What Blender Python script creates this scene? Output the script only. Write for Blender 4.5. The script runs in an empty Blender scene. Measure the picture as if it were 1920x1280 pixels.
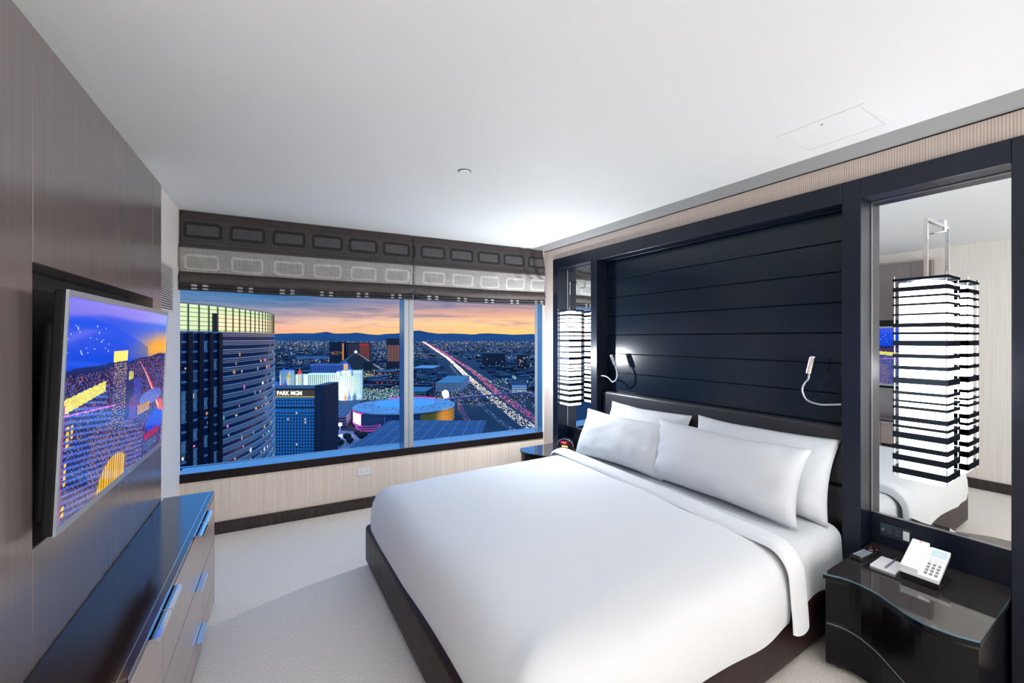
import bpy, bmesh, math, random
import numpy as np
from mathutils import Vector, Matrix, noise as mnoise

random.seed(7)
SC = bpy.context.scene
COL = SC.collection

# ------------------------------------------------------------------ camera
H = 1.66
YAW = math.radians(31.4)
S, C = math.sin(YAW), math.cos(YAW)
cam_d = bpy.data.cameras.new('camera')
cam_d.sensor_width = 36.0
cam_d.lens = 14.625
cam_d.shift_y = -6.0 / 1920.0
cam_d.clip_start = 0.05
cam_d.clip_end = 80000.0
cam = bpy.data.objects.new('camera', cam_d)
cam.location = (0, 0, H)
cam.rotation_euler = (math.pi / 2, 0, -YAW)
COL.objects.link(cam)
SC.camera = cam

SC.view_settings.view_transform = 'Standard'
SC.view_settings.look = 'None'
SC.view_settings.gamma = 1.0
SC.view_settings.use_curve_mapping = False
SC.view_settings.exposure = 0.24
SC.cycles.max_bounces = 10
SC.cycles.glossy_bounces = 6
SC.cycles.transparent_max_bounces = 12
SC.cycles.sample_clamp_indirect = 8.0
SC.cycles.caustics_reflective = False
SC.cycles.caustics_refractive = False
SC.cycles.use_denoising = True


def lin(r, g, b):
    def f(v):
        v /= 255.0
        return v / 12.92 if v <= 0.04045 else ((v + 0.055) / 1.055) ** 2.4
    return (f(r), f(g), f(b), 1.0)


# ------------------------------------------------------------------ sky
W = bpy.data.worlds.new('dusk_sky')
SC.world = W
W.use_nodes = True
nt = W.node_tree
nt.nodes.clear()
N = nt.nodes.new
out = N('ShaderNodeOutputWorld')
bg = N('ShaderNodeBackground')
tc = N('ShaderNodeTexCoord')
sep = N('ShaderNodeSeparateXYZ')
nt.links.new(tc.outputs['Generated'], sep.inputs[0])


def ramp(nodes, stops, interp='LINEAR'):
    r = nodes.new('ShaderNodeValToRGB')
    r.color_ramp.interpolation = interp
    e = r.color_ramp.elements
    while len(e) < len(stops):
        e.new(0.5)
    for el, (p, c) in zip(e, stops):
        el.position = p
        el.color = c
    return r


def wmath(op, a, b=None, clamp=False):
    m = N('ShaderNodeMath')
    m.operation = op
    m.use_clamp = clamp
    for i, v in enumerate((a, b)):
        if v is None:
            continue
        if isinstance(v, (int, float)):
            m.inputs[i].default_value = v
        else:
            nt.links.new(v, m.inputs[i])
    return m.outputs[0]


# stretched cloud streaks nudge the height at which each colour sits
mp = N('ShaderNodeMapping')
mp.inputs['Scale'].default_value = (3.0, 3.0, 38.0)
nt.links.new(tc.outputs['Generated'], mp.inputs[0])
cn = N('ShaderNodeTexNoise')
cn.inputs['Scale'].default_value = 2.2
cn.inputs['Detail'].default_value = 6.0
cn.inputs['Roughness'].default_value = 0.55
cn.inputs['Distortion'].default_value = 0.6
nt.links.new(mp.outputs[0], cn.inputs['Vector'])
h = wmath('ABSOLUTE', sep.outputs['Z'])
nz = wmath('MULTIPLY', wmath('SUBTRACT', cn.outputs['Fac'], 0.5), 0.05)
hh = wmath('ADD', h, wmath('MULTIPLY', nz, wmath('MULTIPLY', h, 12.0, True)))
hs = wmath('POWER', hh, 0.5)
# how far the view turns to the west (towards the sunset): dot with the sunset bearing
sun_az = YAW + math.radians(6)
dot = wmath('ADD', wmath('MULTIPLY', sep.outputs['X'], math.sin(sun_az)), wmath('MULTIPLY', sep.outputs['Y'], math.cos(sun_az)))
west = ramp(nt.nodes, [(0.80, (0, 0, 0, 1)), (0.995, (1, 1, 1, 1))])
nt.links.new(dot, west.inputs[0])


def e(deg):
    return math.sqrt(math.sin(math.radians(deg)))


blue_hi = [(e(8.5), (.055, .27, .72, 1)), (e(13), (.14, .56, 1.42, 1)), (e(40), (.22, .58, 1.22, 1)), (e(85), (.20, .44, .84, 1))]
side = ramp(nt.nodes, [(e(0), lin(248, 164, 132)), (e(0.9), lin(248, 174, 142)), (e(2.0), lin(232, 184, 168)),
                       (e(3.0), lin(172, 158, 170)), (e(4.2), lin(98, 128, 164)), (e(5.6), lin(46, 112, 170))] + blue_hi)
mid = ramp(nt.nodes, [(e(0), lin(255, 206, 116)), (e(0.9), lin(255, 204, 124)), (e(2.2), lin(254, 204, 150)),
                      (e(3.2), lin(226, 168, 146)), (e(4.4), lin(176, 146, 152)), (e(6.5), lin(70, 112, 160))] + blue_hi)
nt.links.new(hs, side.inputs[0])
nt.links.new(hs, mid.inputs[0])
mx = N('ShaderNodeMix')
mx.data_type = 'RGBA'
nt.links.new(west.outputs[0], mx.inputs[0])
nt.links.new(side.outputs[0], mx.inputs[6])
nt.links.new(mid.outputs[0], mx.inputs[7])
# the eastern half of the sky, away from the sunset, is plain blue dusk
east = ramp(nt.nodes, [(e(0), lin(150, 172, 206)), (e(3), lin(154, 182, 216)), (e(8.5), lin(110, 164, 216))] + blue_hi[1:])
nt.links.new(hs, east.inputs[0])
ew = ramp(nt.nodes, [(0.30, (1, 1, 1, 1)), (0.75, (0, 0, 0, 1))])
nt.links.new(wmath('ADD', wmath('MULTIPLY', dot, 0.5), 0.5), ew.inputs[0])
mx0 = mx
mx = N('ShaderNodeMix')
mx.data_type = 'RGBA'
nt.links.new(ew.outputs[0], mx.inputs[0])
nt.links.new(mx0.outputs[2], mx.inputs[6])
nt.links.new(east.outputs[0], mx.inputs[7])
# darker mauve streaks of cloud, thinning out towards the horizon
streak = ramp(nt.nodes, [(0.50, (0, 0, 0, 1)), (0.66, (1, 1, 1, 1))])
nt.links.new(cn.outputs['Fac'], streak.inputs[0])
upm = ramp(nt.nodes, [(e(0.6), (0, 0, 0, 1)), (e(2.0), (.75, .75, .75, 1)), (e(5.0), (.55, .55, .55, 1)), (e(9.0), (0, 0, 0, 1))])
nt.links.new(wmath('POWER', h, 0.5), upm.inputs[0])
ccol = ramp(nt.nodes, [(e(0.8), lin(220, 150, 126)), (e(2.6), lin(160, 134, 146)), (e(4.6), lin(62, 98, 142))])
nt.links.new(wmath('POWER', h, 0.5), ccol.inputs[0])
mx2 = N('ShaderNodeMix')
mx2.data_type = 'RGBA'
nt.links.new(wmath('MULTIPLY', streak.outputs[0], upm.outputs[0]), mx2.inputs[0])
nt.links.new(mx.outputs[2], mx2.inputs[6])
nt.links.new(ccol.outputs[0], mx2.inputs[7])
nt.links.new(mx2.outputs[2], bg.inputs['Color'])
bg.inputs['Strength'].default_value = 1.0
nt.links.new(bg.outputs[0], out.inputs[0])


# ------------------------------------------------------------------ fill lights added out of view
def area(name, loc, rot, sx, sy, power, col=(1, 1, 1)):
    d = bpy.data.lights.new(name, 'AREA')
    d.shape = 'RECTANGLE'
    d.size, d.size_y = sx, sy
    d.energy = power
    d.color = col
    o = bpy.data.objects.new(name, d)
    o.location = loc
    o.rotation_euler = rot
    COL.objects.link(o)
    return o


area('overhead_fill', (0.9, -0.35, 2.69), (0, 0, 0), 1.4, 0.9, 7, (0.97, 0.985, 1.0))  # added fill from above, just out of view
area('bounce_fill', (1.0, -4.6, 0.4), (math.radians(180), 0, 0), 2.6, 3.4, 280, (0.97, 0.99, 1.0))  # added fill aimed up to bounce off the ceiling
area('rear_fill', (1.1, -8.8, 1.5), (math.radians(90), 0, 0), 3.2, 2.2, 55, (0.95, 0.98, 1.0))  # added fill from the far end of the room
LAMP_STRENGTH = 5.0


# ------------------------------------------------------------------ mesh helpers
class MB:
    def __init__(self):
        self.v, self.f = [], []

    def add(self, verts, faces):
        n = len(self.v)
        self.v += [tuple(p) for p in verts]
        self.f += [tuple(i + n for i in q) for q in faces]

    def box(self, x0, x1, y0, y1, z0, z1):
        x0, x1 = min(x0, x1), max(x0, x1)
        y0, y1 = min(y0, y1), max(y0, y1)
        z0, z1 = min(z0, z1), max(z0, z1)
        self.add([(x0, y0, z0), (x1, y0, z0), (x1, y1, z0), (x0, y1, z0), (x0, y0, z1), (x1, y0, z1), (x1, y1, z1), (x0, y1, z1)],
                 [(3, 2, 1, 0), (4, 5, 6, 7), (0, 1, 5, 4), (1, 2, 6, 5), (2, 3, 7, 6), (3, 0, 4, 7)])
        return self

    def prism(self, poly, z0, z1):          # poly counter-clockwise in x, y
        n = len(poly)
        self.add([(p[0], p[1], z0) for p in poly] + [(p[0], p[1], z1) for p in poly],
                 [tuple(range(n - 1, -1, -1)), tuple(range(n, 2 * n))] + [(i, (i + 1) % n, n + (i + 1) % n, n + i) for i in range(n)])
        return self

    def loft(self, rings, closed=True, cap=True):
        n = len(rings[0])
        vs = [p for r in rings for p in r]
        fs = []
        for k in range(len(rings) - 1):
            for i in range(n if closed else n - 1):
                j = (i + 1) % n
                fs.append((k * n + i, k * n + j, (k + 1) * n + j, (k + 1) * n + i))
        if cap and closed:
            fs.append(tuple(range(n - 1, -1, -1)))
            m = (len(rings) - 1) * n
            fs.append(tuple(range(m, m + n)))
        self.add(vs, fs)
        return self

    def tube(self, path, r, n=10):
        pts = [Vector(p) for p in path]
        rs = r if isinstance(r, (list, tuple)) else [r] * len(pts)
        rings = []
        up = Vector((0, 0, 1))
        prev = None
        for i, p in enumerate(pts):
            t = (pts[min(i + 1, len(pts) - 1)] - pts[max(i - 1, 0)]).normalized()
            if prev is None:
                a = t.orthogonal().normalized()
            else:
                a = (prev - t * prev.dot(t)).normalized()
            prev = a
            b = t.cross(a)
            rings.append([tuple(p + (a * math.cos(2 * math.pi * k / n) + b * math.sin(2 * math.pi * k / n)) * rs[i]) for k in range(n)])
        return self.loft(rings)

    def disc_stack(self, cx, cy, prof, n=24):   # lathe about a vertical axis: prof = [(r, z)]
        rings = [[(cx + r * math.cos(2 * math.pi * k / n), cy + r * math.sin(2 * math.pi * k / n), z) for k in range(n)] for r, z in prof]
        return self.loft(rings)

    def build(self, name, mat, parent=None, loc=(0, 0, 0), smooth=False):
        me = bpy.data.meshes.new(name)
        me.from_pydata(self.v, [], self.f)
        me.validate()
        me.update()
        if smooth:
            me.polygons.foreach_set('use_smooth', [True] * len(me.polygons))
        o = bpy.data.objects.new(name, me)
        if mat is not None:
            me.materials.append(mat)
        o.location = loc
        if parent is not None:
            o.parent = parent
        COL.objects.link(o)
        return o


def rbox(name, lo, hi, r, mat, parent=None, seg=2):
    """box with rounded edges"""
    bm = bmesh.new()
    bmesh.ops.create_cube(bm, size=1.0)
    sx, sy, sz = (hi[i] - lo[i] for i in range(3))
    for v in bm.verts:
        v.co = Vector((lo[0] + (v.co.x + .5) * sx, lo[1] + (v.co.y + .5) * sy, lo[2] + (v.co.z + .5) * sz))
    r = min(r, sx * .49, sy * .49, sz * .49)
    bmesh.ops.bevel(bm, geom=list(bm.edges), offset=r, segments=seg, affect='EDGES', profile=0.5)
    me = bpy.data.meshes.new(name)
    bm.to_mesh(me)
    bm.free()
    if seg > 2:
        me.polygons.foreach_set('use_smooth', [True] * len(me.polygons))
    if mat:
        me.materials.append(mat)
    o = bpy.data.objects.new(name, me)
    if parent is not None:
        o.parent = parent
    COL.objects.link(o)
    return o


def thing(name, label, cat, loc=(0, 0, 0), rotz=0.0, group=None):
    o = bpy.data.objects.new(name, None)
    o.empty_display_size = 0.05
    o.location = loc
    o.rotation_euler = (0, 0, rotz)
    o['label'] = label
    o['category'] = cat
    if group:
        o['group'] = group
    COL.objects.link(o)
    return o


def tag(o, label, cat, group=None):
    o['label'] = label
    o['category'] = cat
    if group:
        o['group'] = group
    return o


def struct(o):
    o['kind'] = 'structure'
    return o


def stuff(o):
    o['kind'] = 'stuff'
    return o


def copy_tree(o, parent=None):
    c = o.copy()
    COL.objects.link(c)
    if parent is not None:
        c.parent = parent
    for ch in list(o.children):
        copy_tree(ch, c)
    return c


# ------------------------------------------------------------------ materials
def pmat(name, col, rough=0.5, metal=0.0, ior=1.5, coat=0.0, coat_rough=0.05, grain=None, bump=None, emit=None, emit_s=0.0, sheen=0.0):
    """grain = (scale xyz, amount, second colour); bump = (scale xyz, strength, distance)"""
    m = bpy.data.materials.new(name)
    m.use_nodes = True
    t = m.node_tree
    b = t.nodes['Principled BSDF']
    b.inputs['Base Color'].default_value = (*col[:3], 1)
    b.inputs['Roughness'].default_value = rough
    b.inputs['Metallic'].default_value = metal
    b.inputs['IOR'].default_value = ior
    b.inputs['Coat Weight'].default_value = coat
    b.inputs['Coat Roughness'].default_value = coat_rough
    if sheen:
        b.inputs['Sheen Weight'].default_value = sheen
    if emit is not None:
        b.inputs['Emission Color'].default_value = (*emit[:3], 1)
        b.inputs['Emission Strength'].default_value = emit_s
    c = t.nodes.new('ShaderNodeTexCoord')

    def nz(scale, detail=4.0):
        mpn = t.nodes.new('ShaderNodeMapping')
        mpn.inputs['Scale'].default_value = scale
        t.links.new(c.outputs['Object'], mpn.inputs[0])
        n = t.nodes.new('ShaderNodeTexNoise')
        n.inputs['Scale'].default_value = 1.0
        n.inputs['Detail'].default_value = detail
        t.links.new(mpn.outputs[0], n.inputs['Vector'])
        return n
    if grain:
        n = nz(grain[0])
        r = ramp(t.nodes, [(0.5 - grain[1], (*col[:3], 1)), (0.5 + grain[1], (*grain[2][:3], 1))])
        t.links.new(n.outputs['Fac'], r.inputs[0])
        t.links.new(r.outputs[0], b.inputs['Base Color'])
    if bump:
        n = nz(bump[0])
        bp = t.nodes.new('ShaderNodeBump')
        bp.inputs['Strength'].default_value = bump[1]
        bp.inputs['Distance'].default_value = bump[2]
        t.links.new(n.outputs['Fac'], bp.inputs['Height'])
        t.links.new(bp.outputs[0], b.inputs['Normal'])
    return m


def stripe_mat(name, c1, c2, freq, axis, rough=0.85, bump=0.15):
    """fine ribbed wall covering / carpet cords running across one axis"""
    m = pmat(name, c1, rough)
    t = m.node_tree
    b = t.nodes['Principled BSDF']
    c = t.nodes.new('ShaderNodeTexCoord')
    mpn = t.nodes.new('ShaderNodeMapping')
    sc = [14.0, 14.0, 2.0]
    if axis == 'floor':
        sc = [freq, freq * 0.5, 1.0]
    else:
        sc = [freq, freq, 1.2]
    mpn.inputs['Scale'].default_value = sc
    t.links.new(c.outputs['Object'], mpn.inputs[0])
    n = t.nodes.new('ShaderNodeTexNoise')
    n.inputs['Scale'].default_value = 1.0
    n.inputs['Detail'].default_value = 3.0
    t.links.new(mpn.outputs[0], n.inputs['Vector'])
    r = ramp(t.nodes, [(0.32, c2), (0.62, c1)])
    t.links.new(n.outputs['Fac'], r.inputs[0])
    t.links.new(r.outputs[0], b.inputs['Base Color'])
    bp = t.nodes.new('ShaderNodeBump')
    bp.inputs['Strength'].default_value = bump
    bp.inputs['Distance'].default_value = 0.002
    t.links.new(n.outputs['Fac'], bp.inputs['Height'])
    t.links.new(bp.outputs[0], b.inputs['Normal'])
    return m


def attr_mat(name, emission=None, rough=0.8):
    """colours come from the mesh's own colour attribute"""
    m = bpy.data.materials.new(name)
    m.use_nodes = True
    t = m.node_tree
    b = t.nodes['Principled BSDF']
    a = t.nodes.new('ShaderNodeAttribute')
    a.attribute_name = 'tint'
    b.inputs['Roughness'].default_value = rough
    if emission is None:
        t.links.new(a.outputs['Color'], b.inputs['Base Color'])
    else:
        b.inputs['Base Color'].default_value = (0.01, 0.01, 0.01, 1)
        t.links.new(a.outputs['Color'], b.inputs['Emission Color'])
        b.inputs['Emission Strength'].default_value = emission
        m.cycles.emission_sampling = 'NONE'
    return m


def glow(name, col, s, sample=False):
    m = pmat(name, (0.02, 0.02, 0.02), 0.6, emit=col, emit_s=s)
    if not sample:
        m.cycles.emission_sampling = 'NONE'
    return m


M = {}
M['ceiling'] = pmat('ceiling_paint', (0.78, 0.80, 0.808), 0.7)
M['cornice'] = pmat('cornice_grey', (0.29, 0.295, 0.30), 0.6)  # darker grey than the ceiling
M['wallpaper'] = stripe_mat('ribbed_wallpaper', lin(212, 198, 188), lin(190, 175, 165), 300, 'wall', 0.7, 0.1)
# fine vertical ribs, one every eleven millimetres
t = M['wallpaper'].node_tree
wv_ = t.nodes.new('ShaderNodeTexWave')
wv_.wave_type = 'BANDS'
wv_.bands_direction = 'Y'
wv_.inputs['Scale'].default_value = 28.0
wv_.inputs['Distortion'].default_value = 1.2
wv_.inputs['Detail'].default_value = 2.0
wv_.inputs['Detail Scale'].default_value = 3.0
tc_ = t.nodes.new('ShaderNodeTexCoord')
mp_ = t.nodes.new('ShaderNodeMapping')
mp_.inputs['Scale'].default_value = (1.0, 1.0, 0.02)
t.links.new(tc_.outputs['Object'], mp_.inputs[0])
t.links.new(mp_.outputs[0], wv_.inputs['Vector'])
rw_ = ramp(t.nodes, [(0.0, lin(150, 134, 126)), (0.45, lin(212, 198, 188))])
t.links.new(wv_.outputs['Fac'], rw_.inputs[0])
mw_ = t.nodes.new('ShaderNodeMix')
mw_.data_type = 'RGBA'
mw_.inputs[0].default_value = 0.65
b_old = t.nodes['Principled BSDF'].inputs['Base Color'].links[0].from_socket
t.links.new(b_old, mw_.inputs[6])
t.links.new(rw_.outputs[0], mw_.inputs[7])
t.links.new(mw_.outputs[2], t.nodes['Principled BSDF'].inputs['Base Color'])
M['wallpaper_low'] = stripe_mat('woven_wallpaper', lin(238, 225, 211), lin(220, 205, 190), 150, 'wall', 0.55, 0.1)
M['wallpaper_left'] = stripe_mat('pale_woven_wallpaper', lin(250, 244, 238), lin(236, 228, 220), 150, 'wall', 0.55, 0.1)
M['wall_plain'] = pmat('smooth_wall_paint', lin(226, 220, 214), 0.5)
M['carpet'] = stripe_mat('corded_carpet', lin(250, 242, 234), lin(206, 198, 190), 260, 'floor', 0.95, 0.5)
M['wood'] = pmat('espresso_wood', lin(52, 40, 38), 0.22, ior=1.6, grain=((70, 70, 1.6), 0.25, lin(34, 25, 25)))
M['wood_cab'] = pmat('walnut_panel', lin(124, 112, 110), 0.22, ior=2.2, grain=((90, 90, 1.2), 0.35, lin(112, 99, 97)))
M['wood_navy'] = pmat('blue_black_wood', lin(12, 22, 40), 0.34, ior=1.45, grain=((60, 60, 1.6), 0.3, lin(10, 15, 28)))
M['plank'] = pmat('dark_plank_lacquer', lin(9, 25, 40), 0.22, ior=1.5, grain=((40, 3, 40), 0.3, lin(6, 20, 33)))
M['black'] = pmat('black_lacquer', lin(8, 7, 13), 0.22, ior=1.3)
M['mattblack'] = pmat('matt_black', lin(14, 14, 16), 0.6, ior=1.3)
M['blackplastic'] = pmat('black_plastic', lin(22, 22, 25), 0.3)
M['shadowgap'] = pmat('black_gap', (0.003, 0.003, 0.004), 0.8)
M['sill'] = pmat('polished_dark_sill', lin(128, 134, 142), 0.12, 0.6, ior=3.0)
M['dresser_top'] = pmat('polished_dresser_top', lin(46, 32, 30), 0.13, ior=1.9, grain=((90, 3, 20), 0.3, lin(36, 26, 25)))
M['dresser'] = pmat('satin_dresser_front', lin(178, 162, 154), 0.3, ior=1.8, grain=((2, 60, 60), 0.3, lin(152, 136, 128)))
M['chrome'] = pmat('chrome', (0.82, 0.84, 0.86), 0.08, 1.0)
M['brushed'] = pmat('brushed_aluminium', (0.66, 0.67, 0.69), 0.28, 1.0)
M['alu'] = pmat('mullion_aluminium', lin(160, 167, 173), 0.4, 0.3)
M['alu_dark'] = pmat('blue_grey_frame', lin(100, 160, 210), 0.25, 0.35)
M['mirror'] = pmat('mirror_silver', (0.88, 0.91, 0.92), 0.0, 1.0)
M['band'] = pmat('grey_metal_band', lin(26, 30, 36), 0.6, 0.0, ior=1.02)
M['fascia'] = pmat('dark_sill_fascia', lin(22, 10, 12), 0.45, ior=1.35)
M['gunmetal'] = pmat('gunmetal_plate', lin(70, 84, 98), 0.25, 0.7)
M['diffuser'] = pmat('lit_acrylic', (0.8, 0.8, 0.8), 0.4, emit=(0.93, 0.97, 1.0), emit_s=LAMP_STRENGTH)
M['bulb'] = glow('open_bulb', (0.95, 0.98, 1.0), 120.0, True)
M['linen'] = pmat('white_linen', lin(224, 227, 231), 0.75, bump=((3, 3, 3), 0.05, 0.02), sheen=0.1)
M['pillow'] = pmat('white_pillow_cotton', lin(202, 205, 210), 0.7, bump=((9, 9, 9), 0.12, 0.02), sheen=0.1)
M['sheet'] = pmat('white_bed_sheet', lin(210, 213, 217), 0.7, bump=((6, 6, 6), 0.06, 0.02))
M['leather'] = pmat('black_leather', lin(36, 37, 44), 0.38, bump=((160, 160, 160), 0.25, 0.001))
M['base'] = pmat('bed_base_fabric', lin(44, 22, 20), 0.45, ior=1.35, bump=((6, 6, 2), 0.3, 0.02), grain=((3, 3, 30), 0.25, lin(22, 10, 12)))
M['white'] = pmat('white_plastic', lin(236, 236, 238), 0.35)
M['paper'] = pmat('white_paper', lin(244, 244, 244), 0.8)
M['grey'] = pmat('grey_plastic', lin(120, 122, 128), 0.4)
M['dark'] = pmat('dark_slot', lin(20, 20, 22), 0.6)
M['glass_top'] = pmat('dark_glass_top', lin(42, 38, 38), 0.03, ior=2.6, grain=((6, 60, 20), 0.25, lin(56, 52, 52)))
M['glass_edge'] = pmat('glass_edge', lin(84, 122, 134), 0.1, ior=1.6)
M['tvframe'] = pmat('silver_tv_bezel', lin(160, 168, 180), 0.35, 0.4)
M['screen'] = attr_mat('lit_screen', 1.0, 0.08)
M['fabric'] = attr_mat('woven_shade', None, 0.75)

# window glass: clear with a slight cool tint
gm = bpy.data.materials.new('window_glass')
gm.use_nodes = True
t = gm.node_tree
t.nodes.clear()
o_ = t.nodes.new('ShaderNodeOutputMaterial')
tr = t.nodes.new('ShaderNodeBsdfTransparent')
tr.inputs[0].default_value = (0.97, 0.985, 1.0, 1)
t.links.new(tr.outputs[0], o_.inputs[0])
M['glass'] = gm
# ================================================================== ROOM SHELL
CEIL = 2.71
XW = 2.93                      # face of the headboard wall
UX = 2.91                      # face of the dark wall unit standing on it
MX = 3.044                     # face of the recessed mirrors
PX = 3.05                      # face of the planks above the bed
PL = Vector((-0.549, 4.335, 0))          # left end of the window wall
WD = Vector((0.99697, -0.07794, 0))      # along the window wall, left to right
WN = Vector((0.07794, 0.99697, 0))       # out of the room
WROT = math.atan2(WD.y, WD.x)
LD = Vector((0.0482, 0.9988, 0))         # along the left wall, away from the camera
LROT = math.atan2(LD.y, LD.x)            # local x runs along the wall, local -y into the room
LORG = Vector((-0.758, 0, 0))

fl = struct(MB().box(-2.0, 3.3, -9.5, 4.6, -0.12, 0.0).build('floor', M['carpet']))
ce = struct(MB().box(-2.0, 2.745, -9.5, 4.6, CEIL, CEIL + 0.12).build('ceiling', M['ceiling']))

# curved edge where the ceiling runs down to the headboard wall
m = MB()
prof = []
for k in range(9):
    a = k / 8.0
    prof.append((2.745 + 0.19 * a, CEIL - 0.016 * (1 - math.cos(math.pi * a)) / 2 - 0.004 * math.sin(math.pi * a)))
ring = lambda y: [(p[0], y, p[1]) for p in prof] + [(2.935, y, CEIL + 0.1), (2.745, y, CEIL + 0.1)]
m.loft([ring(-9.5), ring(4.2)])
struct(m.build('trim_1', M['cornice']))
struct(MB().box(2.926, 2.9302, -9.5, 4.06, 2.6875, 2.6935).build('shadow_gap_strip', M['shadowgap']))  # black strip drawn in as the dark of a shadow gap

# left wall (a solid slab, its window end left free so that the glass runs past it)
wl = MB().box(-9.5, 4.355, 0.0, 0.5, 0, CEIL).build('wall_left', M['wallpaper_left'])
wl.location = LORG
wl.rotation_euler = (0, 0, LROT)
struct(wl)
# headboard wall, open where the wall unit stands
m = MB()
m.box(XW, 3.25, -9.5, 4.062, 2.566, CEIL)
m.box(XW, 3.25, 3.862, 4.062, 0, 2.566)
m.box(XW, 3.25, -9.5, 0.338, 0, 2.566)
m.box(3.09, 3.25, 0.338, 3.862, 0, 2.566)
struct(m.build('wall_right', M['wallpaper']))
struct(MB().box(-2.0, 3.3, -9.62, -9.5, 0, CEIL).build('wall_back', M['wallpaper_low']))

# window wall in its own frame: x along the wall, y out of the room
WL = 3.468
SILL0, SILL1 = 0.468, 0.540


def wobj(mb, name, mat, parent=None):
    o = mb.build(name, mat, parent)
    if parent is None:
        o.location = PL
        o.rotation_euler = (0, 0, WROT)
    return o


m = MB().box(-0.55, 3.8, 0.0, 0.26, 0, SILL0)
m.box(-0.55, 3.8, 0.10, 0.26, 2.30, CEIL)
m.prism([(WL, 0.0), (3.8, 0.0), (3.8, 0.26), (WL + 0.045, 0.26)], SILL0, CEIL)
struct(wobj(m, 'wall_window', M['wallpaper_low']))
ws = thing('window_1', 'wide two-light window over the dark sill, night city behind it', 'window', PL, WROT)
del ws['category'], ws['label']
struct(ws)
rb = rbox('window_sill', (-0.02, 0.001, SILL1 - .03), (WL + 0.04, 0.235, SILL1), 0.002, M['sill'], ws)
rbox('sill_fascia', (-0.02, -0.012, SILL0), (WL + 0.003, 0.0005, SILL1 - .0004), 0.002, M['fascia'], ws)
m = MB()
m.box(-0.5, WL + 0.05, 0.214, 0.234, SILL1 - 0.002, SILL1 + 0.005)
m.box(-0.5, WL + 0.05, 0.212, 0.236, 2.27, 2.30)
m.build('window_frame', M['alu_dark'], ws)
MUL0, MUL1 = 1.827, 1.921
mm = MB()
mm.box(MUL0, (MUL0 + MUL1) / 2 - 0.002, 0.0, 0.018, SILL1, 2.30)
mm.box((MUL0 + MUL1) / 2 + 0.002, MUL1, 0.0, 0.018, SILL1, 2.30)
mm.build('mullion_cover', M['alu'], ws)
MB().box(MUL0 + 0.001, MUL1 - 0.001, 0.018, 0.235, SILL1, 2.30).build('mullion', M['alu_dark'], ws)
m = MB()
m.prism([(WL - 0.003, -0.001), (WL + 0.002, -0.001), (WL + 0.046, 0.236), (WL + 0.042, 0.236)], SILL1, 2.30)
m.build('jamb_lining', M['alu_dark'], ws)
MB().box(-0.5, MUL0, 0.221, 0.225, SILL1 + 0.004, 2.28).build('window_pane', M['glass'], ws)
MB().box(MUL1, WL + 0.04, 0.221, 0.225, SILL1 + 0.004, 2.28).build('window_pane', M['glass'], ws)

# baseboards
bb = MB().box(0.0, WL, -0.014, 0.0, 0, 0.103)
bb.box(0.0, WL, -0.018, -0.012, 0.078, 0.09)
struct(wobj(bb, 'baseboard_window', M['wood']))
bl = MB().box(-9.5, 1.585, -0.016, 0.0, 0, 0.11).build('baseboard_left', M['wood'])
bl.location = LORG
bl.rotation_euler = (0, 0, LROT)
struct(bl)
struct(MB().box(XW - 0.016, XW, -9.5, 0.335, 0, 0.11).build('baseboard_right', M['wood']))

# ================================================================== HEADBOARD WALL UNIT
unit = thing('wall_unit', 'dark blue-black timber wall unit of frames and planks behind the bed', 'panelling', (UX, 2.1, 0))


def ubox(name, x0, x1, y0, y1, z0, z1, mat, r=0.002):
    o = rbox(name, (x0 - UX, y0 - 2.1, z0), (x1 - UX, y1 - 2.1, z1), r, mat, unit, 1)
    return o


Z_TOP, Z_OP = 2.566, 2.453
Y0, Y1, Y2, Y3, Y4, Y5 = 0.34, 0.43, 0.98, 1.07, 3.13, 3.22
Y6, Y7 = 3.765, 3.86
wm = M['wood_navy']
ubox('header_rail', UX, 3.06, Y3 + .0015, Y4 - .0015, 2.447, Z_TOP, wm)
for a, b in ((Y0, Y1), (Y2, Y3), (Y4, Y5), (Y6, Y7)):
    ubox('stile', UX, 3.06, a, b, 0, Z_TOP, wm)
for a, b in ((Y1, Y2), (Y5, Y6)):
    ubox('top_rail', UX, 3.06, a + .0005, b - .0005, Z_OP, Z_TOP, wm)
    ubox('lower_panel', MX, 3.07, a + .0005, b - .0005, 0.0, 0.652, wm)
ubox('back_board', 3.07, 3.085, Y3, Y4, 0, 2.50, M['shadowgap'], .001)
zz = [2.447, 2.256, 2.069, 1.882, 1.694, 1.506, 1.319, 1.132, 0.945, 0.758, 0.57, 0.38, 0.19, 0.0]
for a, b in zip(zz[:-1], zz[1:]):
    ubox('plank', PX, 3.069, Y3 + .001, Y4 - .001, b + .0022, a - .0022, M['plank'], .003)
ubox('light_track', 3.005, 3.018, Y3 + .02, Y4 - .02, 2.436, 2.4465, M['wood_navy'])

for (a, b, lab) in ((Y1, Y2, 'large recessed wall mirror behind the lamp above the phone nightstand'),
                    (Y5, Y6, 'narrow-looking recessed wall mirror beside the window, behind the far lamp')):
    mi = thing('wall_mirror', lab, 'mirror', (MX, (a + b) / 2, 0.655), 0, 'mirrors either side of the bed')
    w = (b - a) / 2 - .002
    MB().box(0, 0.012, -w, w, 0, 1.796).build('mirror_glass', M['mirror'], mi)
    e1 = MB()
    e1.box(-0.003, -0.0002, -w, w, 0, 0.007)
    e1.box(-0.003, -0.0002, -w, w, 1.789, 1.796)
    e1.box(-0.003, -0.0002, -w, -w + .006, .007, 1.789)
    e1.box(-0.003, -0.0002, w - .006, w, .007, 1.789)
    e1.build('mirror_edge', M['brushed'], mi)

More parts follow.
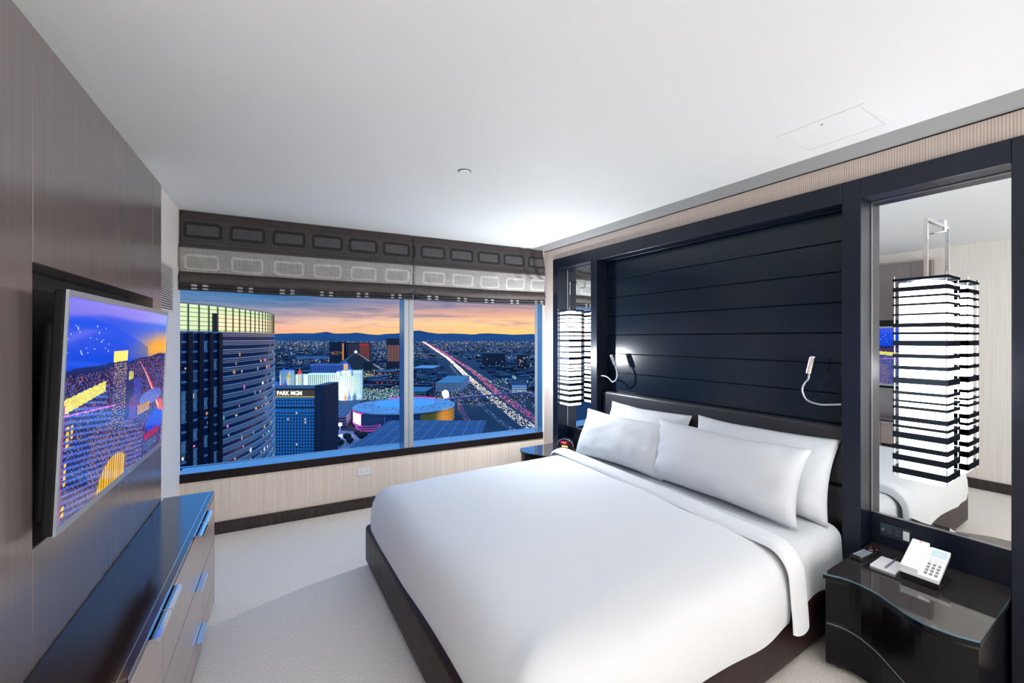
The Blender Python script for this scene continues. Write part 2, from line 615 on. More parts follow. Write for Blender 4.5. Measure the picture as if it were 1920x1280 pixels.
# ================================================================== LANTERN LAMPS
ZB = [1.955, 1.906, 1.868, 1.828, 1.779, 1.7255, 1.685, 1.6357, 1.5716, 1.513, 1.448, 1.387, 1.345, 1.313, 1.256, 1.217, 1.1735, 1.112, 1.06, 0.994]
TB = [.011, .019, .009, .009, .008, .018, .011, .024, .017, .016, .026, .013, .009, .012, .020, .012, .027, .021, .026, .028]


def make_lamp(label, y):
    lamp = thing('wall_lantern', label, 'lamp', (2.87, y, 0.95), 0, 'square lanterns in front of the mirrors')
    d = 0.082
    df = rbox('diffuser', (-d, -d, 0.0), (d, d, 0.99), 0.006, M['diffuser'], lamp)
    df['label'] = 'glowing white acrylic box'
    MB().disc_stack(0, 0, [(.055, .9905), (.055, .996)], 20).build('bulb_top', M['bulb'], lamp)
    s = 0.1
    for z, tk in zip(ZB, TB):
        z, tk = z - 0.95, tk * 1.12
        b = MB()
        for sx in (-1, 1):
            b.box(sx * s, sx * (s - .003), -s, s, z - tk / 2, z + tk / 2)
            b.box(-s + .003, s - .003, sx * s, sx * (s - .003), z - tk / 2, z + tk / 2)
        b.build('band', M['band'], lamp)
    for sx in (-1, 1):
        for sy in (-1, 1):
            r = MB()
            px_, py_ = sx * (s - .0055), sy * (s - .0055)
            r.disc_stack(px_, py_, [(.0025, 0.015), (.0025, 1.018)], 8)
            r.disc_stack(px_, py_, [(.004, 1.018), (.004, 1.024)], 8)
            r.build('corner_rod', M['chrome'], lamp)
    t = MB().box(-s, s, -.012, .012, 1.006, 1.011).box(-.012, .012, -s, s, 1.0062, 1.0112)
    t.build('top_cross', M['band'], lamp)
    h_ = MB()
    h_.box(-.006, .006, -.008, .008, 1.011, 1.317)
    h_.box(.006, 0.166, -.008, .008, 1.303, 1.317)
    h_.build('hanger', M['chrome'], lamp)
    rbox('mounting_plate', (0.158, -.035, 1.262), (0.171, .035, 1.325), .003, M['chrome'], lamp)
    for zq in (0.10, 0.52, 0.93):
        MB().box(.1, .171, -.004, .004, zq, zq + .008).build('stand_off', M['chrome'], lamp)
    return lamp


def make_lantern_fill(y, watt):  # point fill added in the air before a lantern, outside its box
    d_ = bpy.data.lights.new('lantern_fill', 'POINT')
    d_.energy = watt
    d_.color = (0.94, 0.975, 1.0)
    d_.shadow_soft_size = 0.0
    o_ = bpy.data.objects.new('lantern_fill', d_)
    o_.location = (2.55, y - 0.04, 1.45)
    COL.objects.link(o_)


make_lantern_fill(0.702, 7)
make_lantern_fill(3.493, 56)
lamp = make_lamp('lit square lantern hanging before the large mirror over the phone nightstand', 0.702)
lamp2 = copy_tree(lamp)
lamp2.location.y = 3.493
lamp2['label'] = 'lit square lantern hanging beside the window over the clock nightstand'

# ================================================================== READING LIGHTS
def smooth_path(pts, n=6):
    out_ = []
    P = [Vector(p) for p in pts]
    for i in range(len(P) - 1):
        p0, p1, p2, p3 = P[max(i - 1, 0)], P[i], P[i + 1], P[min(i + 2, len(P) - 1)]
        for k in range(n):
            u = k / n
            out_.append(0.5 * ((2 * p1) + (-p0 + p2) * u + (2 * p0 - 5 * p1 + 4 * p2 - p3) * u * u + (-p0 + 3 * p1 - 3 * p2 + p3) * u ** 3))
    out_.append(P[-1])
    return out_


def reading_light(label, root, pts, head0, head1, plate):
    r = thing('reading_light', label, 'lamp', root, 0, 'gooseneck reading lights over the headboard')
    off = Vector(root)
    MB().tube([p - off for p in smooth_path(pts)], 0.0062, 10).build('gooseneck', M['brushed'], r, smooth=True)
    a, b = Vector(head0) - off, Vector(head1) - off
    v = b - a
    hd = MB().tube([a, a + v * .03, a + v * .05, a + v * .95, a + v * .97, b], [.010, .017, .0185, .0185, .017, .0165], 16)
    hd.build('lamp_head', M['chrome'], r, smooth=False)
    MB().tube([b - v * .01, b + v * .015], .013, 14).build('lens', M['white'], r)
    x0, x1, y0_, y1_, z0, z1 = plate
    pl_ = rbox('wall_plate', (x0 - off.x, y0_ - off.y, z0 - off.z), (x1 - off.x, y1_ - off.y, z1 - off.z), .002, M['band'], r)
    ys = 0.002 if abs(y0_ - Y3) < .01 else -0.002
    yy = (y1_ if ys > 0 else y0_) - off.y
    sw = MB().box(2.975 - off.x, 2.99 - off.x, yy, yy + ys, z0 + .03 - off.z, z0 + .05 - off.z)
    sw.build('switch', M['dark'], r)
    return r


reading_light('chrome gooseneck reading light right of the planks, near the large mirror', (2.93, Y3 + .001, 1.27),
              [(2.93, 1.075, 1.272), (2.93, 1.128, 1.263), (2.93, 1.186, 1.256), (2.93, 1.243, 1.266), (2.93, 1.272, 1.29), (2.93, 1.285, 1.335), (2.93, 1.272, 1.377), (2.93, 1.252, 1.405), (2.93, 1.248, 1.432)],
              (2.93, 1.249, 1.436), (2.93, 1.226, 1.546), (2.915, 3.03, Y3 + .0005, Y3 + .006, 1.215, 1.33))
reading_light('chrome gooseneck reading light left of the planks, near the window-side lantern', (2.95, Y4 - .001, 1.28),
              [(2.95, 3.125, 1.281), (2.95, 3.06, 1.284), (2.95, 3.005, 1.269), (2.95, 2.955, 1.236), (2.95, 2.912, 1.253), (2.95, 2.891, 1.298), (2.95, 2.897, 1.35), (2.95, 2.918, 1.395)],
              (2.95, 2.92, 1.398), (2.95, 2.967, 1.496), (2.915, 3.035, Y4 - .006, Y4 - .0005, 1.205, 1.335))

# ================================================================== BED
hb = thing('headboard', 'black padded leather headboard of two stacked cushions behind the pillows', 'headboard', (3.02, 2.1, 0.40))
for z0, z1 in ((0.777, 1.132), (0.42, 0.772)):
    rbox('cushion', (-0.045, -1.024, z0 - .40), (0.029, 1.024, z1 - .40), 0.026, M['leather'], hb, 4)

bed = thing('bed', 'king bed on a dark brown upholstered base in front of the headboard', 'bed', (1.8, 2.1, 0))
o = rbox('bed_base', (0.668 - 1.8, 1.045 - 2.1, 0.028), (2.9 - 1.8, 3.165 - 2.1, 0.30), 0.03, M['base'], bed, 4)
pp = MB()
for i in range(15):
    yy = -1.03 + i * 2.06 / 14
    pp.disc_stack(0.672 - 1.8 + .004, yy, [(.006, .05), (.009, .12), (.009, .2), (.006, .27)], 8)
stuff(pp.build('base_pleats', M['base'], bed, smooth=True))
for sx in (0.85, 2.75):
    for sy in (1.2, 3.0):
        MB().disc_stack(sx - 1.8, sy - 2.1, [(.03, 0), (.035, .03)], 12).build('foot', M['dark'], bed)
rbox('mattress', (0.75 - 1.8, 1.10 - 2.1, 0.30), (2.905 - 1.8, 3.10 - 2.1, 0.56), 0.07, M['sheet'], bed, 5)
# fitted sheet hanging over the near and far sides at the head
def drape_u(y0, y1, ztop, zhem, rad, xs, zoff, flare=0.02, n_arc=8):
    """cross sections (near hem, over the top, far hem) placed along x; zoff(x) lifts the cloth"""
    rings = []
    for x in xs:
        dz = zoff(x)
        pts = []
        for k in range(7):
            u = k / 6
            pts.append((y0 - flare * (1 - u) * 0.6 - dz * .6, zhem + (ztop - rad - zhem) * u))
        for k in range(1, n_arc):
            a = math.pi / 2 * k / n_arc
            pts.append((y0 + rad - (rad + dz * .6) * math.cos(a), ztop - rad + (rad + dz) * math.sin(a)))
        for k in range(25):
            u = k / 24
            y = y0 + rad + (y1 - y0 - 2 * rad) * u
            pts.append((y, ztop + dz + 0.006 * math.sin(math.pi * u)))
        for k in range(1, n_arc):
            a = math.pi / 2 * (1 - k / n_arc)
            pts.append((y1 - rad + (rad + dz * .6) * math.cos(a), ztop - rad + (rad + dz) * math.sin(a)))
        for k in range(7):
            u = 1 - k / 6
            pts.append((y1 + flare * (1 - u) * 0.6 + dz * .6, zhem + (ztop - rad - zhem) * u))
        rings.append((x, pts))
    return rings


def tilt(x, y):                     # the turned edge runs slightly askew
    return x + (y - 1.9) * 0.075


m = MB()
rr = []
xs = [2.10 + 0.808 * k / 22 for k in range(23)]
for x, pts in drape_u(1.062, 3.138, 0.572, 0.262, 0.085, xs, lambda x: 0.0 if x < 2.85 else -0.012 * ((x - 2.85) / .06) ** 2):
    rr.append([(x, y + 0.006 * mnoise.noise(Vector((x * 6, y * 2, z * 3))), z + 0.004 * mnoise.noise(Vector((x * 7, y * 5, z * 6))) + (.012 * math.sin(x * 17) if z < .3 else 0)) for y, z in pts])
m.loft(rr, closed=False)
fs = m.build('flat_sheet', M['sheet'], smooth=True)
tag(fs, 'white bed sheet showing under the pillows at the head of the bed', 'sheet')

# duvet: rings of a rounded rectangle, open at the head end
def duvet():
    xh, xf, ya, yb = 2.30, 0.692, 1.028, 3.172
    prof_ = [(0.000, 0.258), (-0.006, 0.30), (-0.008, 0.36), (-0.004, 0.42), (0.006, 0.475), (0.022, 0.517), (0.045, 0.548), (0.075, 0.570),
             (0.115, 0.585), (0.17, 0.595), (0.25, 0.601), (0.36, 0.605), (0.5, 0.607), (0.65, 0.609), (0.8, 0.610), (0.92, 0.611), (0.98, 0.611)]
    NS, NA, NF = 56, 14, 64
    rings = []
    for ins, z in prof_:
        y0_, y1_, x0 = ya + ins, yb - ins, xf + ins * 1.0
        rc = max(0.13 - ins, 0.0) + min(0.05, max(ins, 0) * .3)
        rc = min(rc, (y1_ - y0_) / 2 - 1e-4)
        pts = []
        for k in range(NS):
            x = xh + (x0 + rc - xh) * k / NS
            pts.append((x, y0_))
        for k in range(NA):
            a = math.pi / 2 * k / NA
            pts.append((x0 + rc - rc * math.sin(a), y0_ + rc - rc * math.cos(a)))
        for k in range(NF):
            pts.append((x0, y0_ + rc + (y1_ - y0_ - 2 * rc) * k / NF))
        for k in range(NA):
            a = math.pi / 2 * k / NA
            pts.append((x0 + rc - rc * math.cos(a), y1_ - rc + rc * math.sin(a)))
        for k in range(NS + 1):
            x = x0 + rc + (xh - x0 - rc) * k / NS
            pts.append((x, y1_))
        q = []
        for x, y in pts:
            t_ = max(0.0, (x - 1.2) / (xh - 1.2))
            x2 = x + (tilt(0, y)) * t_
            side = max(0.0, 1 - ins / 0.10) if ins >= 0 else 1.0
            n1 = mnoise.noise(Vector((x2 * 1.7, y * 1.7, 3.1)))
            n2 = mnoise.noise(Vector((x2 * 4.5 + y * 2.0, y * 1.2, 7.7)))
            dz = 0.010 * n1 * (1 - side) + 0.004 * n2 * (1 - side)
            if side > 0 and z < 0.3:
                dz += 0.010 * math.sin(x2 * 5.2 + 0.5) * side + 0.006 * math.sin(y * 7) * side
            bulge = 0.008 * side * n2 + 0.008 * side * math.sin(x2 * 9 + y * 3)
            # long soft ridge running from the near foot corner up the bed
            dd = abs((y - 1.15) - 0.16 * (x2 - 0.7))
            dz += (1 - side) * 0.016 * math.exp(-(dd / 0.055) ** 2) * max(0, min(1, (2.2 - x2)))
            # push outwards from the middle of the bed
            if ins < 0.1:
                if y - ya < 0.12:
                    y -= bulge
                elif yb - y < 0.12:
                    y += bulge
                else:
                    x2 -= bulge
            q.append((x2, y, z + dz))
        rings.append(q)
    mb = MB()
    mb.loft(rings, closed=False)
    # middle seam: close the collapsed last ring
    n = len(rings[0])
    base = (len(rings) - 1) * n
    last = NS + NA - 4
    for k in range(last):
        mb.f.append((base + k, base + k + 1, base + n - 2 - k, base + n - 1 - k))
    mb.f.append(tuple(base + k for k in range(last, n - last)))
    return mb


dv = thing('duvet', 'smooth white duvet covering most of the bed, hanging over its foot', 'duvet', (1.5, 2.1, 0.26))
mb = duvet()
o = mb.build('cover', M['linen'], dv, smooth=True)
o.location = (-1.5, -2.1, -0.26)
m = MB()
rr = []
K = 14
for k in range(K + 1):
    a = k / K
    x = 2.258 + 0.145 * a
    lift = 0.040 + 0.022 * math.sin(math.pi * a) ** 0.5
    if k == 0 or k == K:
        lift = 0.030 if k == 0 else 0.004
    [(x_, pts)] = drape_u(1.036, 3.164, 0.574, 0.262, 0.10, [x], lambda _x: lift, 0.03)
    row = []
    for y, z in pts:
        row.append((tilt(x, y) + 0.004 * mnoise.noise(Vector((y * 3, a * 3, 1))), y, z + 0.003 * mnoise.noise(Vector((y * 6, a * 2, 5))) - (0.035 * math.sin(math.pi * (a * .5 + .25)) if z < .27 else 0)))
    rr.append(row)
m.loft(rr, closed=False)
o = m.build('turned_down_edge', M['linen'], dv, smooth=True)
o.location = (-1.5, -2.1, -0.26)


def pillow(label, base, width, height, thick, lean, yaw, seed, roll=0.0):
    """standing pillow: local x = across the bed, local z = up, local y = thickness"""
    nu, nv = 44, 26
    front, back = [], []
    for j in range(nv + 1):
        v = -1 + 2 * j / nv
        for i in range(nu + 1):
            u = -1 + 2 * i / nu
            pin = 0.065 * (1 - v * v) * abs(u) ** 3
            pin2 = 0.085 * (1 - u * u) * abs(v) ** 3
            x = u * (width / 2) * (1 - pin)
            z = height / 2 + v * (height / 2) * (1 - pin2)
            t_ = (max(0.0, 1 - abs(u) ** 3.2) * max(0.0, 1 - abs(v) ** 2.6)) ** 0.55
            t_ *= 1.0 - 0.28 * v                       # fuller towards the bottom
            w1 = mnoise.noise(Vector((u * 2.2 + seed, v * 1.6, seed * 1.7)))
            w2 = mnoise.noise(Vector((u * 6 + seed, v * 3 - u * 2, seed)))
            edge = max(abs(u), abs(v))
            crease = 0.016 * w2 * (edge ** 2)
            d = thick / 2 * t_
            front.append((x, -d * (1 + .14 * w1) - crease * (t_ > .02), z + 0.006 * w1 * abs(v)))
            back.append((x, d * (1 - .1 * w1), z + 0.006 * w1 * abs(v)))
    mb = MB()
    n = nu + 1
    fsf, fsb = [], []
    for j in range(nv):
        for i in range(nu):
            a, b, c_, d_ = j * n + i, j * n + i + 1, (j + 1) * n + i + 1, (j + 1) * n + i
            fsf.append((a, b, c_, d_))
            fsb.append((d_, c_, b, a))
    mb.add(front, fsf)
    mb.add(back, fsb)
    # weld rim by a thin seam
    o = mb.build('pillow', M['pillow'], smooth=True)
    bm = bmesh.new()
    bm.from_mesh(o.data)
    bmesh.ops.remove_doubles(bm, verts=bm.verts, dist=0.0015)
    bmesh.ops.recalc_face_normals(bm, faces=bm.faces)
    bm.to_mesh(o.data)
    bm.free()
    o.location = base
    # local x -> world -Y (so u = -1 is the far, window side), local z tilted back towards the wall
    o.rotation_mode = 'XYZ'
    R = Matrix.Rotation(yaw, 4, 'Z') @ Matrix.Rotation(-math.pi / 2, 4, 'Z') @ Matrix.Rotation(-lean, 4, 'X') @ Matrix.Rotation(roll, 4, 'Y')
    o.matrix_world = Matrix.Translation(base) @ R
    tag(o, label, 'pillow', 'white pillows on the bed')
    return o


pillow('rear white pillow against the headboard on the window side', (2.79, 2.52, 0.575), 0.88, 0.50, 0.19, math.radians(19), 0, 1.3)
pillow('rear white pillow against the headboard on the phone side, its corner poking out', (2.79, 1.56, 0.575), 0.94, 0.51, 0.19, math.radians(19), 0, 4.9)
pillow('front white pillow on the window side, partly behind its neighbour', (2.575, 2.56, 0.585), 0.97, 0.43, 0.2, math.radians(22), math.radians(2), 8.2)
pillow('large front white pillow nearest the phone nightstand', (2.585, 1.70, 0.585), 1.10, 0.46, 0.21, math.radians(20), math.radians(-2), 11.4)
# ================================================================== NIGHTSTANDS
NF = [(0.971, 2.424), (0.94, 2.437), (0.91, 2.455), (0.87, 2.463), (0.833, 2.464), (0.79, 2.455), (0.751, 2.440), (0.694, 2.405), (0.65, 2.377), (0.616, 2.362),
      (0.585, 2.355), (0.554, 2.355), (0.515, 2.361), (0.482, 2.371), (0.445, 2.390), (0.432, 2.40)]
NZ = 0.481


def nightstand(label, mirror):
    yc = 0.705 if not mirror else 3.4925
    root = thing('nightstand', label, 'nightstand', (2.72, yc, 0), 0, 'curved-front nightstands')

    def fr(y):
        for (a, xa), (b, xb) in zip(NF[:-1], NF[1:]):
            if b <= y <= a:
                return xa + (xb - xa) * (a - y) / (a - b)
        return NF[0][1] if y > NF[0][0] else NF[-1][1]

    def poly(inset, back=3.040, side=0.0):
        ys = [NF[0][0] - side] + [p[0] for p in NF[1:-1] if NF[-1][0] + side < p[0] < NF[0][0] - side] + [NF[-1][0] + side]
        pts = [(fr(y) + inset - 2.72, (y - 0.705) * (-1 if mirror else 1)) for y in ys]
        pts += [(back - 2.72, pts[-1][1]), (back - 2.72, pts[0][1])]
        a = sum(pts[i][0] * pts[(i + 1) % len(pts)][1] - pts[(i + 1) % len(pts)][0] * pts[i][1] for i in range(len(pts)))
        return pts if a > 0 else pts[::-1]

    MB().prism(poly(0.03, side=.008), 0.02, 0.455).build('carcass', M['black'], root)
    MB().prism(poly(0.06, side=.03), 0.0, 0.02).build('plinth', M['dark'], root)
    MB().prism(poly(0.0), 0.455, 0.473).build('top', M['black'], root)
    g = MB().prism(poly(0.002, side=.001), 0.4732, NZ).build('glass_top', M['glass_top'], root)
    g.data.materials.append(M['glass_edge'])
    for p in g.data.polygons:
        if abs(p.normal.z) < 0.5:
            p.material_index = 1

    # drawer fronts follow the same S curve; the seam between them sweeps down towards the room side
    def seam(t_):
        return 0.235 - 0.075 * (0.5 - 0.5 * math.cos(math.pi * min(1, t_ * 1.25)))

    def front(z_lo, z_hi, name):
        mb = MB()
        ys = [0.966 - 0.528 * k / 24 for k in range(25)]
        rings = []
        for k, y in enumerate(ys):
            t_ = k / 24
            x = fr(y)
            yy = (y - .705) * (-1 if mirror else 1)
            a, b = z_lo(t_), z_hi(t_)
            r = [(x + .012 - 2.72, yy, a), (x + .016 - 2.72, yy, a + .006), (x + .013 - 2.72, yy, b - .008), (x + .017 - 2.72, yy, b), (x + .03 - 2.72, yy, b), (x + .03 - 2.72, yy, a)]
            rings.append(r if mirror else r[::-1])
        mb.loft(rings)
        return mb.build(name, M['black'], root)

    front(lambda t_: seam(t_) + .004, lambda t_: 0.448, 'drawer')
    front(lambda t_: 0.03, lambda t_: seam(t_) - .006, 'drawer')
    # finger groove lip along the seam
    mb = MB()
    pts = []
    for k in range(21):
        t_ = k / 20
        y = 0.962 - 0.52 * t_
        pts.append((fr(y) + .010 - 2.72, (y - .705) * (-1 if mirror else 1), seam(t_) - .002))
    mb.tube(pts, .0028, 6)
    mb.build('finger_pull', M['grey'], root, smooth=True)
    return root


nightstand('black nightstand with a wavy glass top holding the phone, by the bed', False)
nightstand('black nightstand with a wavy glass top under the window-side lantern, holding the clock', True)

# ---- remote control
rm = thing('remote_control', 'black remote control lying on the nightstand beside the bed edge', 'remote', (2.815, 0.928, NZ), math.radians(-6))
rbox('shell', (-0.105, -0.027, 0.0005), (0.105, 0.027, 0.019), 0.006, M['blackplastic'], rm, 3)
m = MB()
for i in range(7):
    for j in range(3):
        m.box(-0.085 + i * .0165, -0.085 + i * .0165 + .011, -0.02 + j * .0145, -0.02 + j * .0145 + .010, .0188, .0208)
stuff(m.build('button_grid', pmat('printed_buttons', lin(168, 176, 186), 0.5), rm))
m = MB().disc_stack(0.055, 0.0, [(.012, .0188), (.012, .0212), (.009, .022)], 18)
m.build('dial', M['brushed'], rm, smooth=False)
m = MB()
for j in (-0.017, 0.010):
    m.box(0.078, 0.088, j, j + .008, .0188, .0208)
m.build('power_button', pmat('red_button', lin(200, 70, 70), 0.4), rm)

# ---- notepad and pen
npad = thing('notepad', 'small white blank notepad on the nightstand between remote and phone', 'notepad', (2.783, 0.8235, NZ))
rbox('pages', (-0.079, -0.05, 0.0005), (0.079, 0.05, 0.0085), 0.0008, M['paper'], npad, 1)
MB().box(-0.079, 0.079, -0.05, 0.05, 0.0086, 0.0095).build('cover_sheet', M['white'], npad)
pn = thing('pen', 'slim grey pen lying across the white notepad', 'pen', (2.80, 0.817, NZ + .0142))
MB().tube([(-0.088, 0, 0), (-0.082, 0, 0), (-0.07, 0, 0), (0.05, 0, 0), (0.052, 0, 0)], [.0008, .002, .0042, .0042, .0036], 10).build('barrel', M['grey'], pn, smooth=True)
MB().tube([(0.052, 0, 0), (0.084, 0, 0), (0.086, 0, 0)], [.0040, .0040, .002], 10).build('cap', M['blackplastic'], pn, smooth=True)
MB().box(0.045, 0.08, -.001, .001, .0038, .006).build('clip', M['brushed'], pn)

# ---- telephone
ph = thing('telephone', 'white desk telephone on a black base standing on the nightstand', 'telephone', (2.795, 0.69, NZ))
# wedge base: front to the room, rising towards the wall
def wedge(x0, x1, y0, y1, zf, zb, thick, mat, name, parent, base=None):
    mb = MB()
    v = [(x0, y0, zf), (x1, y0, zb), (x1, y1, zb), (x0, y1, zf)]
    b_ = [(p[0], p[1], (p[2] - thick) if base is None else base) for p in v]
    mb.add(b_ + v, [(3, 2, 1, 0), (4, 5, 6, 7), (0, 1, 5, 4), (1, 2, 6, 5), (2, 3, 7, 6), (3, 0, 4, 7)])
    return mb.build(name, mat, parent)


rbox('foot_plate', (-0.085, -0.072, 0.0005), (0.10, 0.058, 0.008), .003, M['blackplastic'], ph)
wedge(-0.088, 0.085, -0.072, 0.062, 0.036, 0.118, 0.03, M['blackplastic'], 'stand', ph)
wedge(-0.03, 0.07, -0.055, 0.045, 0.05, 0.10, 0, M['blackplastic'], 'stand_leg', ph, base=0.008)
wedge(-0.094, 0.087, -0.074, -0.006, 0.049, 0.133, 0.016, M['white'], 'body', ph)
wedge(-0.094, 0.087, -0.006, 0.066, 0.047, 0.131, 0.014, M['white'], 'cradle', ph)
wedge(-0.092, 0.085, 0.000, 0.064, 0.068, 0.149, 0.019, M['white'], 'handset', ph)
tl = (0.133 - 0.049) / 0.181


def pz(x):
    return 0.049 + (x + .094) * tl


kp = MB()
for i in range(4):
    for j in range(3):
        x, y = -0.078 + i * .019, -0.064 + j * .018
        kp.add([(x, y, pz(x) + .0003), (x + .011, y, pz(x + .011) + .0003), (x + .011, y + .011, pz(x + .011) + .0003), (x, y + .011, pz(x) + .0003),
                (x, y, pz(x) + .003), (x + .011, y, pz(x + .011) + .003), (x + .011, y + .011, pz(x + .011) + .003), (x, y + .011, pz(x) + .003)],
               [(4, 5, 6, 7), (0, 1, 5, 4), (1, 2, 6, 5), (2, 3, 7, 6), (3, 0, 4, 7)])
stuff(kp.build('keypad', M['grey'], ph))
kp = MB()
for i in range(2):
    for j in range(3):
        x, y = 0.002 + i * .015, -0.064 + j * .018
        kp.add([(x, y, pz(x) + .0003), (x + .007, y, pz(x + .007) + .0003), (x + .007, y + .012, pz(x + .007) + .0003), (x, y + .012, pz(x) + .0003),
                (x, y, pz(x) + .002), (x + .007, y, pz(x + .007) + .002), (x + .007, y + .012, pz(x + .007) + .002), (x, y + .012, pz(x) + .002)],
               [(4, 5, 6, 7), (0, 1, 5, 4), (1, 2, 6, 5), (2, 3, 7, 6), (3, 0, 4, 7)])
stuff(kp.build('speed_dial_keys', pmat('pale_keys', lin(205, 208, 212), 0.4), ph))
wedge(0.034, 0.078, -0.068, -0.014, pz(0.034) + .0012, pz(0.078) + .0012, .001, pmat('face_card', lin(188, 205, 208), 0.3), 'face_card', ph)
wedge(0.074, 0.080, 0.028, 0.036, 0.068 + .166 * .4576 + .0015, 0.068 + .172 * .4576 + .0015, .001, glow('message_light', (1, .12, .08), 1.2), 'message_light', ph)

# ---- outlet panel above the near nightstand
op = thing('outlet_panel', 'black outlet and switch panel under the large mirror', 'outlet', (MX, 0.869, 0.573))
rbox('face_plate', (-0.006, -0.066, -0.037), (-0.0003, 0.066, 0.037), .002, M['gunmetal'], op)
for y in (0.026, -0.012):
    s_ = MB()
    s_.box(-0.0075, -0.0058, y - .013, y + .013, -0.018, 0.018)
    so = s_.build('socket', pmat('dark_socket', lin(46, 52, 60), 0.4), op)
    sl = MB()
    for zz_ in (-.009, .009):
        sl.box(-0.0082, -0.0074, y - .006, y - .004, zz_ - .003, zz_ + .003)
        sl.box(-0.0082, -0.0074, y + .004, y + .006, zz_ - .003, zz_ + .003)
    sl.build('slots', M['grey'], so)
MB().box(-0.0078, -0.0058, -0.06, -0.034, -0.024, 0.024).build('switch_key', M['white'], op)
MB().disc_stack(0, 0, [(.008, 0), (.008, .003)], 14).build('jack', M['grey'], op).matrix_local = Matrix.Translation((-0.0058, 0.052, 0)) @ Matrix.Rotation(-math.pi / 2, 4, 'Y')

# ---- alarm clock
ck = thing('alarm_clock', 'black alarm clock with red digits on the window-side nightstand', 'clock', (2.86, 3.545, NZ), math.radians(-66))
# local x = across the dial, local -y = front
sh = []
for y, sc_, zo in ((-0.035, 1.0, 0.0), (-0.03, 1.04, 0.0), (0.02, 1.0, 0.0), (0.05, 0.8, 0.0)):
    rg = []
    for k in range(25):
        a = math.pi * k / 24
        rg.append((0.098 * sc_ * math.cos(a), y, 0.004 + 0.088 * sc_ * math.sin(a) ** 0.8))
    sh.append(rg)
MB().loft(sh).build('shell', M['blackplastic'], ck, smooth=False)
rimp = [(0.098 * math.cos(math.pi * k / 24), -0.036, 0.004 + 0.088 * math.sin(math.pi * k / 24) ** 0.8) for k in range(25)]
MB().tube(rimp, .0035, 8).build('chrome_rim', M['chrome'], ck, smooth=True)
rbox('display', (-0.062, -0.0385, 0.034), (0.050, -0.0355, 0.070), .001, pmat('dark_red_display', lin(70, 16, 34), 0.15, emit=lin(150, 20, 50), emit_s=0.4), ck)
digit_mat = glow('red_digits', (1.0, 0.16, 0.22), 2.2)
SEG = {'0': 'abcdef', '1': 'bc', '8': 'abcdefg', '4': 'fgbc'}


def seg_digit(mb, ch, x, z, w, h_):
    t_ = .0024
    box_ = {'a': (x, x + w, z + h_ - t_, z + h_), 'd': (x, x + w, z, z + t_), 'g': (x, x + w, z + h_ / 2 - t_ / 2, z + h_ / 2 + t_ / 2),
            'f': (x, x + t_, z + h_ / 2, z + h_), 'e': (x, x + t_, z, z + h_ / 2), 'b': (x + w - t_, x + w, z + h_ / 2, z + h_), 'c': (x + w - t_, x + w, z, z + h_ / 2)}
    for s_ in SEG[ch]:
        a, b, c_, d_ = box_[s_]
        mb.box(a, b, -0.0395, -0.0384, c_, d_)


dg = MB()
seg_digit(dg, '1', -0.055, 0.041, .012, .022)
seg_digit(dg, '0', -0.026, 0.041, .014, .022)
seg_digit(dg, '8', -0.004, 0.041, .014, .022)
dg.box(-0.035, -0.032, -.0395, -.0384, .045, .048).box(-0.035, -0.032, -.0395, -.0384, .056, .059)
dg.build('digits', digit_mat, ck)
MB().box(-0.04, 0.03, -0.0395, -0.036, 0.006, 0.022).build('amber_lamp', glow('amber_glow', lin(255, 200, 120), 1.6), ck)
m = MB()
for k in range(5):
    m.box(-0.03 + k * .014, -0.021 + k * .014, -.012, .006, 0.088, 0.095)
m.build('top_keys', M['brushed'], ck)

# ================================================================== LEFT: CABINET WALL, TV, DRESSER
def lroot(name, label, cat):
    return thing(name, label, cat, LORG, LROT)


cab = lroot('tv_cabinet', 'full height dark wood panelled cabinet wall holding the television recess', 'cabinet')
PF = 0.114                     # panel face, measured off the wall into the room (local -y)


def lbox(name, s0, s1, d0, d1, z0, z1, mat, parent, r=.002):
    return rbox(name, (s0, -d1, z0), (s1, -d0, z1), r, mat, parent, 1)


S0, S1, S2, S3 = 1.585, 1.766, 3.016, 3.198
wc = M['wood_cab']
lbox('end_panel', S0, S1 - .0015, .001, PF, 0, 2.57, wc, cab)
lbox('end_panel', S2 + .0015, S3, .001, PF, 0, 2.57, wc, cab)
lbox('upper_panel', S1 + .001, S2 - .001, .001, PF, 1.882, 2.57, wc, cab)
lbox('lower_panel', S1 + .001, S2 - .001, .001, PF, 0, 1.047, wc, cab)
lbox('recess_back', S1 - .001, S2 + .001, .001, .012, 1.047, 1.882, M['dark'], cab)
m = MB()
m.box(S1 + .02, S1 + .05, -.06, -.012, 1.08, 1.85)
m.box(S1 + .05, S1 + .30, -.05, -.012, 1.50, 1.53)
m.build('recess_bracket', M['blackplastic'], cab)
cb = MB().tube(smooth_path([(S1 + .04, -.075, 1.80), (S1 + .03, -.085, 1.62), (S1 + .05, -.075, 1.4), (S1 + .03, -.08, 1.2), (S1 + .07, -.07, 1.08)]), .005, 8)
cb.build('cable', M['blackplastic'], cab, smooth=True)

